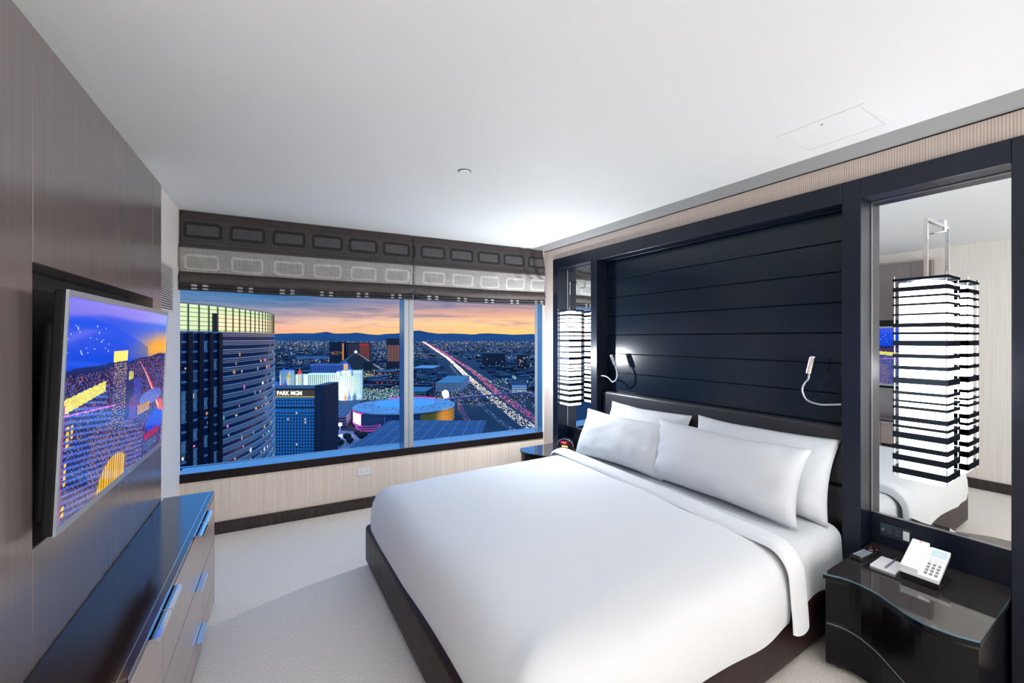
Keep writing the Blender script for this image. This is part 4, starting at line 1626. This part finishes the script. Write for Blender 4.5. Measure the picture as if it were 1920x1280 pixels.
rc, bc, gc = glow('red_cone', lin(226, 50, 24), .9), glow('blue_cone', lin(24, 84, 226), .9), glow('gold_cone', lin(206, 170, 60), .9)
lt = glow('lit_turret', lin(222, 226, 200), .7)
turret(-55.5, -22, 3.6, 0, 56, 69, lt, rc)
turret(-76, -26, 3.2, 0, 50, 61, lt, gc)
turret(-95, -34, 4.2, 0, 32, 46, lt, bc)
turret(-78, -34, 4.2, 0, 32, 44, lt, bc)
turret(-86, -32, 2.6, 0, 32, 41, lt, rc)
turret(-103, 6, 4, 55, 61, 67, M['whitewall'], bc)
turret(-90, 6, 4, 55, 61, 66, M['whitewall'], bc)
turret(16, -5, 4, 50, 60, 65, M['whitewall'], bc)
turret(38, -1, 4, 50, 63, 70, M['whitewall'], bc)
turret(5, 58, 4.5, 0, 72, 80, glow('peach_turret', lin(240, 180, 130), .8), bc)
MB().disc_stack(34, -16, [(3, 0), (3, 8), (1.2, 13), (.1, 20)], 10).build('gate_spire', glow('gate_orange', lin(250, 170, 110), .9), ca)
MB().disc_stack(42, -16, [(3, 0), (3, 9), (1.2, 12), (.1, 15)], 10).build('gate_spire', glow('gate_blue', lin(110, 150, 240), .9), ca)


def flood(name, f, r, z, tf, trr, tz, power, size, col):
    d = bpy.data.lights.new(name, 'SPOT')
    d.energy = power
    d.color = col
    d.spot_size = math.radians(size)
    d.spot_blend = .8
    d.shadow_soft_size = 1.5
    o = bpy.data.objects.new(name, d)
    a, b = P(f, r, z), P(tf, trr, tz)
    o.location = a
    o.rotation_euler = (b - a).to_track_quat('-Z', 'Y').to_euler()
    COL.objects.link(o)


flood('castle_flood', 770, -345, -118, 860, -335, -100, 250000, 70, (.92, 1.0, .86))
flood('castle_flood', 770, -395, -112, 862, -385, -96, 380000, 90, (.84, 1.0, .88))
flood('castle_flood', 800, -466, -118, 862, -466, -92, 360000, 70, (.8, .86, 1.0))

# ---- dark pyramid
py = croot('pyramid', 'dark glass pyramid with a white light on its tip', 'building', 1640, -616, rot=math.radians(28))
m = MB()
b_ = 92
m.add([(-b_, -b_, 0), (b_, -b_, 0), (b_, b_, 0), (-b_, b_, 0), (0, 0, 73)], [(3, 2, 1, 0), (0, 1, 4), (1, 2, 4), (2, 3, 4), (3, 0, 4)])
m.build('pyramid_shell', pmat('black_glass', lin(5, 5, 9), 0.5), py)
m = MB()
m.tube([(b_ * .99, -b_ * .99, 1), (0, 0, 73.5)], [3.4, 1.2], 6)
m.build('edge_light', glow('edge_glow', lin(160, 170, 196), .55), py)
MB().disc_stack(0, 0, [(1, 68), (5, 72), (5, 76), (1, 80)], 10).build('tip_light', glow('tip_glow', lin(215, 240, 255), 3.0), py)
blk('entrance_block', pmat('green_black', lin(26, 46, 50), .6), croot('entrance_hall', 'dark square hall standing at the foot of the pyramid', 'building', 1500, -520, rot=.1), -12, 16, -10, 20, 0, 45)

# ---- slab hotels behind the pyramid
sl_ = croot('dark_slab_hotel', 'dark slab hotel with a golden lit stripe left of the pyramid tip', 'building', 2050, -900)
blk('slab', M['darkwall'], sl_, 0, 72, 0, 30, 0, 112)
blk('gold_stripe', glow('gold_stripe', lin(224, 140, 50), .8), sl_, 64, 71, -1, -.05, 20, 103)
m = MB()
for k in range(40):
    x, z = rngt.uniform(3, 60), rngt.uniform(45, 62)
    m.box(x, x + 2.2, -.6, -.05, z, z + 2)
stuff(m.build('lit_windows', win_cols[2], sl_))
s2 = croot('red_slab_hotel', 'bronze slab hotel with red lit top right of the pyramid tip', 'building', 2080, -826)
blk('slab', M['brownwall'], s2, 0, 116, 0, 30, 0, 106)
blk('red_cap', glow('red_cap', lin(160, 40, 24), .7), s2, 62, 112, -1, -.05, 86, 102)
m = MB()
stripes(m, 62, 114, 0, 4, 84, 10, 2.2)
stuff(m.build('lit_columns', glow('orange_columns', lin(190, 96, 60), .5), s2))
m = MB()
stripes(m, 4, 58, 0, 4, 100, 8, 2.2)
stuff(m.build('dim_columns', glow('mauve_columns', lin(110, 90, 120), .4), s2))
MB().disc_stack(118, 10, [(.8, 0), (.8, 128)], 6).build('mast', M['concrete'], s2)
s3 = croot('bronze_tower', 'bronze tower standing against the window mullion', 'building', 1700, -512)
blk('slab', M['brownwall'], s3, 0, 60, 0, 25, 0, 122)
blk('dark_cap', M['slot'], s3, -2, 62, -1, 26, 122.05, 127)
m = MB()
stripes(m, 2, 58, 0, 34, 100, 9, 2.6)
stuff(m.build('lit_columns', glow('salmon_columns', lin(200, 130, 104), .55), s3))

# ---- parking garage
pg = croot('parking_garage', 'low parking garage with white banded side between sign hotel and arena', 'building', 601, -240, rot=math.radians(12.8))
blk('deck_block', M['darkwall'], pg, -70, 0, 0, 158, 0, 15)
blk('roof_deck', M['roofdark'], pg, -70, 0, 0, 158, 15.02, 15.5)
for k in range(4):
    z = 1.6 + k * 4.0
    MB().box(.02, .6, .5, 157.5, z, z + 1.7).build('side_band', M['concrete'], pg)
    MB().box(-34, -.3, -.6, -.02, z, z + 1.6).build('front_band', pmat('pink_band', lin(200, 150, 176), .7), pg)
m = MB()
for k in range(9):
    m.box(-66 + k * 7.4, -65 + k * 7.4, 12, 60, 15.52, 15.56)
stuff(m.build('bay_lines', M['concrete'], pg))
blk('red_sign', glow('red_sign', lin(236, 30, 70), .9), pg, -40, -24, -.9, -.62, 3.5, 7)
blk('red_sign', glow('magenta_sign', lin(170, 20, 90), .6), pg, -50, -36, -.9, -.62, 8.5, 14)
blk('red_edge', glow('red_edge', lin(250, 60, 110), .9), pg, -60, -20, -.9, -.62, 15.2, 15.9)

# ---- arena
ar = croot('arena', 'round arena with pale blue roof, magenta front and gold side', 'building', 650, -167)
AR, AZ = 77.0, 22.0


def sector(mb, a0, a1, r0, r1, z0, z1, n=24, ry=.98):
    for k in range(n):
        b0, b1 = a0 + (a1 - a0) * k / n, a0 + (a1 - a0) * (k + 1) / n
        q = lambda a, r, z: (r * math.sin(a), -r * ry * math.cos(a), z)
        mb.add([q(b0, r0, z0), q(b1, r0, z0), q(b1, r1, z0), q(b0, r1, z0), q(b0, r0, z1), q(b1, r0, z1), q(b1, r1, z1), q(b0, r1, z1)],
               [(3, 2, 1, 0), (4, 5, 6, 7), (0, 1, 5, 4), (1, 2, 6, 5), (2, 3, 7, 6), (3, 0, 4, 7)])
    return mb


MB().disc_stack(0, 0, [(AR * .97, 0), (AR * .97, AZ)], 64).build('drum', M['roofdark'], ar)
MB().disc_stack(0, 0, [(AR, AZ), (AR + .5, AZ + 1), (AR, AZ + 2.2), (AR * .8, AZ + 4.2), (AR * .62, AZ + 5.2)], 64).build('outer_roof', M['roofblue'], ar)
MB().disc_stack(0, 0, [(AR * .6, AZ + 5.25), (AR * .5, AZ + 6.2), (AR * .3, AZ + 7.2), (.5, AZ + 7.7)], 48).build('roof_dome', pmat('dome_roof', lin(140, 196, 226), .6), ar)
D2 = math.radians
sector(MB(), D2(-84), D2(-40), AR * .975, AR * .99, 4, AZ - 2).build('magenta_front', glow('hot_pink', lin(255, 205, 235), 1.5), ar)
sector(MB(), D2(-86), D2(-36), AR * .99, AR * 1.0, AZ - 2, AZ - .2).build('neon_edge', glow('neon_pink', lin(240, 40, 150), 1.2), ar)
sector(MB(), D2(-86), D2(-36), AR * .99, AR * 1.0, 2.2, 4).build('neon_edge', glow('neon_violet', lin(190, 50, 200), 1.0), ar)
sector(MB(), D2(30), D2(98), AR * .975, AR * .985, 1, AZ - 1).build('gold_side', M['gold'], ar)
for k in range(3):
    sector(MB(), D2(58), D2(98), AR * .986, AR * .99, 4 + k * 6, 4.6 + k * 6).build('gold_rib', glow('gold_rib', lin(240, 190, 90), .5), ar)
sector(MB(), D2(150), D2(215), AR * .9, AR * .93, AZ + 3.2, AZ + 4.8).build('roof_neon', glow('roof_neon', lin(240, 60, 190), 1.0), ar)
m = MB()
for k in range(60):
    a, r = rngt.uniform(0, 6.28), rngt.uniform(.65, .95) * AR
    x, y = r * math.sin(a), r * math.cos(a)
    zb = AZ + 2.2 + (AR - r) / AR * 9
    m.box(x, x + 1.6, y, y + 1.6, zb, zb + 1.2)
stuff(m.build('roof_vents', M['concrete'], ar))
flood('arena_gold_flood', 590, -62, -124, 630, -95, -116, 90000, 80, (1.0, .62, .16))
bl_ = croot('lit_terrace', 'magenta lit curved terrace deck in front of the arena', 'terrace', 566, -196)
rt = MB()
for (z, r, tk) in ((3, 15, 2.0), (7, 17, .7), (10, 17.5, .7)):
    q_ = MB()
    sector(q_, D2(-110), D2(110), r - 1.6, r, z, z + tk, 24, .62)
    q_.build('terrace_rail', glow('terrace_pink%d' % z, lin(226, 96, 214), .55 if z > 3 else .35), bl_)
sector(MB(), D2(-110), D2(110), 1, 15, 0, 3, 24, .62).build('terrace_floor', M['roofdark'], bl_)
MB().tube([(24, -4, 0), (24, -4, 22)], .5, 6).build('lamp_post', M['concrete'], bl_)

# ---- other named blocks: label, f, r0, r1, depth, height, wall, roof
BUILT = [(1500, 1780, -760, -470), (2040, 2090, -910, -690), (1690, 1735, -520, -445), (760, 960, -490, -310), (1490, 1530, -540, -495)]


def simple_building(name, label, f, r0, r1, depth, hgt, wall, roof, rot=0.0, bands=0, band_mat=None, lit=0, lit_mat=None, seams=0):
    root = croot(name, label, 'building', f, (r0 + r1) / 2, rot=rot)
    BUILT.append((f - 3, f + depth + 3, r0 - 3, r1 + 3))
    w = (r1 - r0) / 2
    blk('walls', wall, root, -w, w, 0, depth, 0, hgt)
    blk('roof', roof, root, -w - .4, w + .4, -.4, depth + .4, hgt + .02, hgt + 1.0)
    for k in range(bands):
        z = hgt * (k + .35) / bands
        MB().box(-w, w, -.5, -.02, z, z + hgt / bands * .4).build('wall_band', band_mat or M['concrete'], root)
    if lit:
        m = MB()
        for k in range(lit):
            x, z = rngt.uniform(-w, w * .92), rngt.uniform(1, hgt * .8)
            m.box(x, x + f * .0022, -.9, -.51, z, z + f * .0016)
        stuff(m.build('lit_windows', lit_mat or win_cols[1], root))
    if seams:
        m = MB()
        for k in range(seams):
            x = -w + 2 * w * (k + .5) / seams
            m.box(x - .3, x + .3, 0, depth, hgt + 1.0, hgt + 1.25)
        for k in range(4):
            y = depth * (k + .5) / 4
            m.box(-w, w, y - .3, y + .3, hgt + 1.0, hgt + 1.2)
        stuff(m.build('roof_seams', pmat('seam', lin(120, 150, 196), .6), root))
    return root


teal = glow('teal_windows', lin(130, 220, 200), .7)
simple_building('hall', 'large flat-roofed hall with gridded blue roof nearest below the sill', 372, -150, -32, 140, 26, M['roofdark'], pmat('hall_roof', lin(40, 70, 108), .6), seams=9)
simple_building('garage', 'pale green lit car park right of the mullion beyond the bright lamp', 990, -182, -121, 190, 21, M['concrete'], pmat('green_lit_roof', lin(96, 140, 150), .6), bands=3, band_mat=glow('garage_band', lin(96, 124, 150), .45), seams=5)  # greenish lamplight on the roof is put into its colour
simple_building('depot', 'flat teal roofed depot beside the mullion behind the arena', 900, -244, -187, 85, 12, M['darkwall'], pmat('teal_roof', lin(50, 112, 140), .6), bands=2, band_mat=glow('teal_band', lin(50, 120, 140), .4), seams=6)
simple_building('lit_store', 'white lit low store near the right window edge', 960, 0, 34, 40, 15, M['concrete'], M['concrete'], bands=3, band_mat=glow('store_band', lin(180, 210, 210), .6))
simple_building('dark_warehouse', 'long dark warehouse with a lit sign in the right window light', 1820, -130, -30, 80, 62, M['darkwall'], M['darkwall'], lit=10, lit_mat=win_cols[1])
simple_building('dark_office', 'dark office block right of the lit sign warehouse', 1700, 20, 62, 70, 60, M['darkwall'], M['darkwall'], lit=12, lit_mat=win_cols[0])
simple_building('low_hall', 'low mauve roofed hall right of the pyramid', 1380, -470, -395, 90, 16, M['brownwall'], M['roofdark'], lit=24, lit_mat=win_cols[2])
simple_building('palm_pavilion', 'low pavilion with red lights below the pyramid hall', 1090, -372, -300, 40, 15, M['darkwall'], pmat('brown_roof', lin(60, 46, 60), .7), lit=16, lit_mat=glow('red_lamps', lin(255, 90, 90), .9))
simple_building('convention_hall', 'wide blue roofed hall beyond the bronze tower', 1580, -380, -300, 160, 14, M['roofdark'], M['roofblue'])
simple_building('runway_hall', 'long pale hangar far out left of the dark slab hotel', 2500, -1300, -1120, 60, 18, M['concrete'], M['roofdark'])
simple_building('airport_block', 'small lit block beyond the turreted hotel on its left', 1420, -640, -590, 40, 18, M['darkwall'], M['roofdark'], lit=14, lit_mat=glow('white_block', lin(200, 235, 255), 1.2))
simple_building('stadium_lights', 'small block carrying a blinding white flood lamp beside the arena', 836, -138, -126, 6, 12, M['concrete'], M['concrete'])
fl_root = croot('flood_lamp', 'blinding white flood lamp globe above the arena roof edge', 'lamp', 828, -132.5)
MB().disc_stack(0, 0, [(1, 10), (4.6, 12), (6.6, 16), (6.8, 19), (4.6, 23), (1, 25)], 16).build('lamp_globe', glow('flood_white', (1, .97, 1), 6.0), fl_root, smooth=True)
MB().disc_stack(0, 0, [(.6, 0), (.6, 10)], 8).build('pole', M['concrete'], fl_root)

# ---- plaza with trees
pz_ = MB()
q0 = [P(440, -210, GZ + .3), P(440, -140, GZ + .3), P(560, -185, GZ + .3), P(590, -275, GZ + .3), P(470, -235, GZ + .3)]
pz_.add(q0 + [p - Vector((0, 0, .3)) for p in q0], [(0, 1, 2, 3, 4), (9, 8, 7, 6, 5)] + [(i, i + 5, (i + 1) % 5 + 5, (i + 1) % 5) for i in range(5)])
struct(pz_.build('pavement', M['plaza']))


def tree(f, r, rad, label):
    root = croot('tree', label, 'tree', f, r, group='trees on the lit plaza')
    bm = bmesh.new()
    bmesh.ops.create_icosphere(bm, subdivisions=3, radius=rad)
    for v in bm.verts:
        n1 = mnoise.noise(v.co * .55 + Vector((f, r, 0)))
        v.co = v.co * (1 + .38 * n1)
        v.co.z = v.co.z * .75 + rad * 1.15
    me = bpy.data.meshes.new('crown')
    bm.to_mesh(me)
    bm.free()
    me.materials.append(M['leaf'])
    o = bpy.data.objects.new('crown', me)
    o.parent = root
    COL.objects.link(o)
    MB().disc_stack(0, 0, [(.5, 0), (.35, rad)], 7).build('trunk', M['brownwall'], root)


TREES = ['dark bushy tree standing closest to the sign hotel on the lit plaza', 'dark tree just right of the plaza lamp, largest of its clump', 'dark tree touching the left side of the clump by the plaza lamp',
         'dark round tree standing alone nearest the magenta terrace', 'small dark tree at the front edge of the plaza by the sill', 'small dark tree behind the clump, towards the terrace', 'dark low tree at the front of the plaza near the hotel core']
for i, (f, r, rad) in enumerate([(497, -219, 6), (520, -206, 5), (508, -214, 4.5), (520, -187, 6), (506, -197, 4), (545, -203, 4), (492, -203, 4.5)]):
    tree(f, r, rad, TREES[i])
pl2 = croot('plaza_lamp', 'bright cool plaza lamp among the trees', 'lamp', 548, -226.5)
MB().disc_stack(0, 0, [(.3, 0), (.3, 12)], 6).build('pole', M['concrete'], pl2)
MB().disc_stack(0, 0, [(.5, 12), (2.6, 13.5), (2.6, 15.5), (.5, 17)], 10).build('lamp_globe', glow('plaza_white', lin(205, 235, 255), 4.0), pl2)
flood('plaza_flood', 548, -226.5, -116, 540, -222, GZ, 30000, 150, (.92, .88, 1.0))

# ---- roads
def ribbon(pts, w, lift=.3, thick=.8):
    mb = MB()
    rings = []
    for i, (f, r) in enumerate(pts):
        a, b = pts[max(i - 1, 0)], pts[min(i + 1, len(pts) - 1)]
        d = Vector((b[0] - a[0], b[1] - a[1])).normalized()
        n_ = Vector((-d.y, d.x))
        ws_ = w * (1 + max(0, f - 3000) / 9000)
        L = lift[i] if isinstance(lift, list) else lift
        l_, r_ = (f + n_.x * ws_ / 2, r + n_.y * ws_ / 2), (f - n_.x * ws_ / 2, r - n_.y * ws_ / 2)
        rings.append([P(l_[0], l_[1], GZ + L), P(r_[0], r_[1], GZ + L), P(r_[0], r_[1], GZ + L - thick), P(l_[0], l_[1], GZ + L - thick)])
    mb.loft(rings)
    return mb


def resample(pts, n):
    P2 = smooth_path([(f, r, 0) for f, r in pts], 10)
    d = [0]
    for a, b in zip(P2[:-1], P2[1:]):
        d.append(d[-1] + (b - a).length)
    o_ = []
    return [(p.x, p.y) for p in P2]


WHITE = [(420, 76), (584, 30), (632, 17), (861, -36), (1280, -126), (2170, -308), (2936, -471), (4754, -884), (9076, -1862), (15360, -3289)]
RED = [(420, 100), (601, 52), (661, 36), (846, -4), (1040, -44), (1513, -134), (1958, -226), (2627, -371), (3840, -640), (6240, -1184), (14263, -2981)]
RAMP = [(560, -56), (601, -59), (650, -70), (708, -84), (780, -98), (861, -108), (980, -110)]
SLIP = [(800, 90), (900, 56), (960, 32), (1008, 2), (1100, -34), (1189, -57), (1560, -134), (1958, -214)]
FRONT = [(420, 62), (610, -10), (760, -50), (980, -100), (1300, -160), (2000, -300)]
FLY = [(760, -200), (818, -126), (846, -87), (876, -34), (900, 0), (912, 26), (880, 48), (800, 54), (700, 74)]
for nm, pts, w, L in (('freeway', WHITE, 26, .4), ('freeway', RED, 24, .4), ('ramp_road', RAMP, 12, .5), ('slip_road', SLIP, 10, .5), ('frontage_road', FRONT, 11, .45)):
    struct(ribbon(resample(pts, 0), w, L).build(nm, M['asphalt']))
fly = croot('flyover', 'long concrete flyover crossing above the freeway', 'bridge', 876, -34)
rb_ = ribbon(resample(FLY, 0), 13, 10.0, 1.6)
inv = Matrix.Translation(P(876, -34)) @ Matrix.Rotation(-YAW, 4, 'Z')
inv = inv.inverted()
rb_.v = [tuple(inv @ Vector(p)) for p in rb_.v]
rb_.build('deck', pmat('flyover_deck', lin(70, 86, 130), .7), fly)
for f, r in resample(FLY, 0)[2::5]:
    q = inv @ P(f, r)
    MB().box(q.x - 1, q.x + 1, q.y - 1, q.y + 1, 0, 8.4).build('pier', M['concrete'], fly)

# ---- lights: cars along the roads, lamps across the city
LV, LF, LC = [], [], []


def light(f, r, z, s, col, b=1.0, wide=1.0):
    c0 = P(f, r, GZ + z)
    k = len(LV)
    for dx, dy, dz in ((-wide, -1, -.7), (wide, -1, -.7), (wide, 1, -.7), (-wide, 1, -.7), (-wide, -1, .7), (wide, -1, .7), (wide, 1, .7), (-wide, 1, .7)):
        LV.append((c0.x + (dx * C + dy * S) * s, c0.y + (-dx * S + dy * C) * s, c0.z + dz * s))
    for q in ((3, 2, 1, 0), (4, 5, 6, 7), (0, 1, 5, 4), (1, 2, 6, 5), (2, 3, 7, 6), (3, 0, 4, 7)):
        LF.append(tuple(i + k for i in q))
    LC.extend([(col[0] * b, col[1] * b, col[2] * b, 1)] * 8)


def flush(name, mat=None):
    me = bpy.data.meshes.new(name)
    me.from_pydata(LV, [], LF)
    ca_ = me.color_attributes.new('tint', 'FLOAT_COLOR', 'POINT')
    ca_.data.foreach_set('color', np.array(LC, np.float32).ravel())
    me.materials.append(mat or M['lights'])
    o = bpy.data.objects.new(name, me)
    COL.objects.link(o)
    LV.clear(), LF.clear(), LC.clear()
    return o


rl = random.Random(11)


def along(pts, n, spread, cols, z=.9, bias=1.0, size=.00042, bright=(.3, 1.0), lanes=None, elong=2.2):
    path = [Vector((f, r)) for f, r in resample(pts, 0)]
    # spacing even in the picture: parameter weighted by 1 / distance
    seg, acc = [], 0
    for a, b in zip(path[:-1], path[1:]):
        wgt = (b - a).length / (((a.x + b.x) / 2) ** 1.25)
        seg.append((acc, acc + wgt, a, b))
        acc += wgt
    for _ in range(n):
        t_ = rl.random() * acc
        for s0, s1, a, b in seg:
            if s0 <= t_ <= s1:
                u = (t_ - s0) / (s1 - s0)
                p = a + (b - a) * u
                d = (b - a).normalized()
                n_ = Vector((-d.y, d.x))
                off = rl.choice(lanes) if lanes else rl.uniform(-spread, spread)
                sc_ = 1 + max(0, p.x - 3000) / 9000
                p = p + n_ * off * sc_
                s_ = max(.3, p.x * size)
                # a car's pair of lamps, drawn out along its lane
                c0 = P(p.x, p.y, GZ + z)
                q = P(p.x + d.x * s_ * elong * 3, p.y + d.y * s_ * elong * 3, GZ + z) - c0
                side = P(p.x + n_.x * s_, p.y + n_.y * s_, GZ + z) - c0
                k = len(LV)
                up = Vector((0, 0, s_ * .7))
                for i_, j_, h_ in ((-1, -1, -1), (1, -1, -1), (1, 1, -1), (-1, 1, -1), (-1, -1, 1), (1, -1, 1), (1, 1, 1), (-1, 1, 1)):
                    LV.append(tuple(c0 + q * .5 * i_ + side * j_ + up * h_))
                for qd in ((3, 2, 1, 0), (4, 5, 6, 7), (0, 1, 5, 4), (1, 2, 6, 5), (2, 3, 7, 6), (3, 0, 4, 7)):
                    LF.append(tuple(i_ + k for i_ in qd))
                cc = rl.choice(cols)
                bb = rl.uniform(*bright)
                LC.extend([(cc[0] * bb, cc[1] * bb, cc[2] * bb, 1)] * 8)
                break


WARM = [(1, .80, .50), (1, .90, .70), (1, .72, .40)]
REDS = [(1, .10, .20), (.9, .12, .32), (.8, .06, .16)]
along(WHITE, 1500, 0, WARM, lanes=[-9, -5.4, -1.8, 1.8, 5.4, 9], bright=(.25, .95), elong=3)
along(WHITE[4:], 500, 9, WARM, bright=(.3, .8), elong=1.5)
along(RED, 1100, 0, REDS, lanes=[-8, -4.5, -1, 2.5, 6], bright=(.12, .55), elong=3)
along(RAMP, 120, 0, REDS, lanes=[-3, 0, 3], bright=(.08, .3))
along(SLIP, 120, 0, WARM, lanes=[-2.4, 2.4], bright=(.06, .3))
along(FRONT, 140, 0, [(.7, .85, 1), (1, .9, .8)], lanes=[-2.6, 2.6], bright=(.04, .2))
along(FLY, 200, 0, WARM + REDS + [(.6, .7, 1)], z=11.2, lanes=[-4, 0, 4], bright=(.04, .25))
tag(stuff(flush('traffic')), 'streams of white headlamps and red tail lamps along the freeway lanes', 'traffic')

PAL = [(1, .62, .28), (1, .74, .42), (1, .86, .66), (.9, .95, 1), (.45, .95, .85), (.35, .75, 1), (1, .35, .25), (1, .4, .75)]
WTS = [30, 26, 16, 12, 10, 6, 5, 3]
for _ in range(14000):
    px_ = rl.uniform(500, 1030)
    y_ = 637 + 130 * rl.random() ** 2.1
    f = 780 * 128 / (y_ - 634)
    r = (px_ - 960) / 780 * f
    if f < 620 or mnoise.noise(Vector((f * .0016, r * .0018, 4))) < -.12 + .25 * rl.random() - (.2 if f > 4000 else 0):
        continue
    b = rl.choice([.05, .08, .12, .2, .3, .55, 1.0]) * rl.uniform(.5, 1.1) * (.55 if f > 3500 else 1)
    light(f, r, rl.uniform(3, 9), f * rl.uniform(.00028, .00050), rl.choices(PAL, WTS)[0], b)
for _ in range(900):                                        # teal-lit car park and gardens by the turreted hotel
    y_ = rl.uniform(725, 752)
    f = 780 * 128 / (y_ - 634)
    px_ = rl.uniform(672, 748)
    light(f, (px_ - 960) / 780 * f, rl.uniform(1, 6), f * rl.uniform(.0003, .0007), rl.choice([(.4, .9, .75), (.3, .8, .7), (.9, 1, .9), (.2, .6, .6)]), rl.uniform(.04, .3))
for _ in range(260):
    y_ = rl.uniform(705, 722)
    f = 780 * 128 / (y_ - 634)
    px_ = rl.gauss(975, 16)
    light(f, (px_ - 960) / 780 * f, rl.uniform(1, 8), f * rl.uniform(.0004, .0009), rl.choice([(.4, 1, .85), (.7, 1, .95)]), rl.uniform(.1, .6))
for _ in range(300):                                        # garden lights below the pyramid
    y_ = rl.uniform(698, 716)
    f = 780 * 128 / (y_ - 634)
    px_ = rl.gauss(690, 14)
    light(f, (px_ - 960) / 780 * f, rl.uniform(1, 14), f * rl.uniform(.0004, .0008), rl.choice([(.3, .8, .15), (.8, .8, .2), (1, .4, .2)]), rl.uniform(.03, .3))
tag(stuff(flush('street_lights')), 'thousands of small coloured street and building lights across the night city', 'city lights')

# ---- low dark blocks filling the streets
lb = MB()
rb2 = random.Random(19)
cb2 = []
pal2 = [lin(22, 36, 66), lin(16, 28, 54), lin(34, 52, 84), lin(28, 66, 92), lin(12, 18, 40), lin(50, 68, 98)]
for _ in range(1500):
    px_ = rb2.uniform(505, 1030)
    y_ = 641 + 100 * rb2.random() ** 1.5
    f = 780 * 128 / (y_ - 634)
    r = (px_ - 960) / 780 * f
    if f < 760:
        continue
    # keep clear of the roads and the built things
    ok = True
    for pts in (WHITE, RED, SLIP, RAMP, FRONT):
        for (fa, ra), (fb, rb_) in zip(pts[:-1], pts[1:]):
            if fa - 30 <= f <= fb + 30:
                u = (f - fa) / (fb - fa)
                if abs(r - (ra + (rb_ - ra) * u)) < 34 + f * .008:
                    ok = False
    if not ok or (f < 1020 and r < -110) or (1000 < f < 1250 and -190 < r < -110):
        continue
    w, d, hh_ = rb2.uniform(12, 46), rb2.uniform(12, 50), rb2.uniform(4, 13)
    if any(f + d > a and f < b and r + w / 2 > c_ and r - w / 2 < e_ for a, b, c_, e_ in BUILT):
        continue
    k = len(lb.v)
    q = [P(f, r - w / 2), P(f, r + w / 2), P(f + d, r + w / 2), P(f + d, r - w / 2)]
    lb.add([tuple(p) for p in q] + [(p.x, p.y, p.z + hh_) for p in q], [(3, 2, 1, 0), (4, 5, 6, 7), (0, 1, 5, 4), (1, 2, 6, 5), (2, 3, 7, 6), (3, 0, 4, 7)])
    cb2 += [rb2.choice(pal2)] * 8
o = lb.build('city_blocks', attr_mat('block_colours', None, .7))
ca_ = o.data.color_attributes.new('tint', 'FLOAT_COLOR', 'POINT')
ca_.data.foreach_set('color', np.array(cb2, np.float32).ravel())
tag(stuff(o), 'low dark blue roofs of the city streets spreading to the hills', 'buildings')
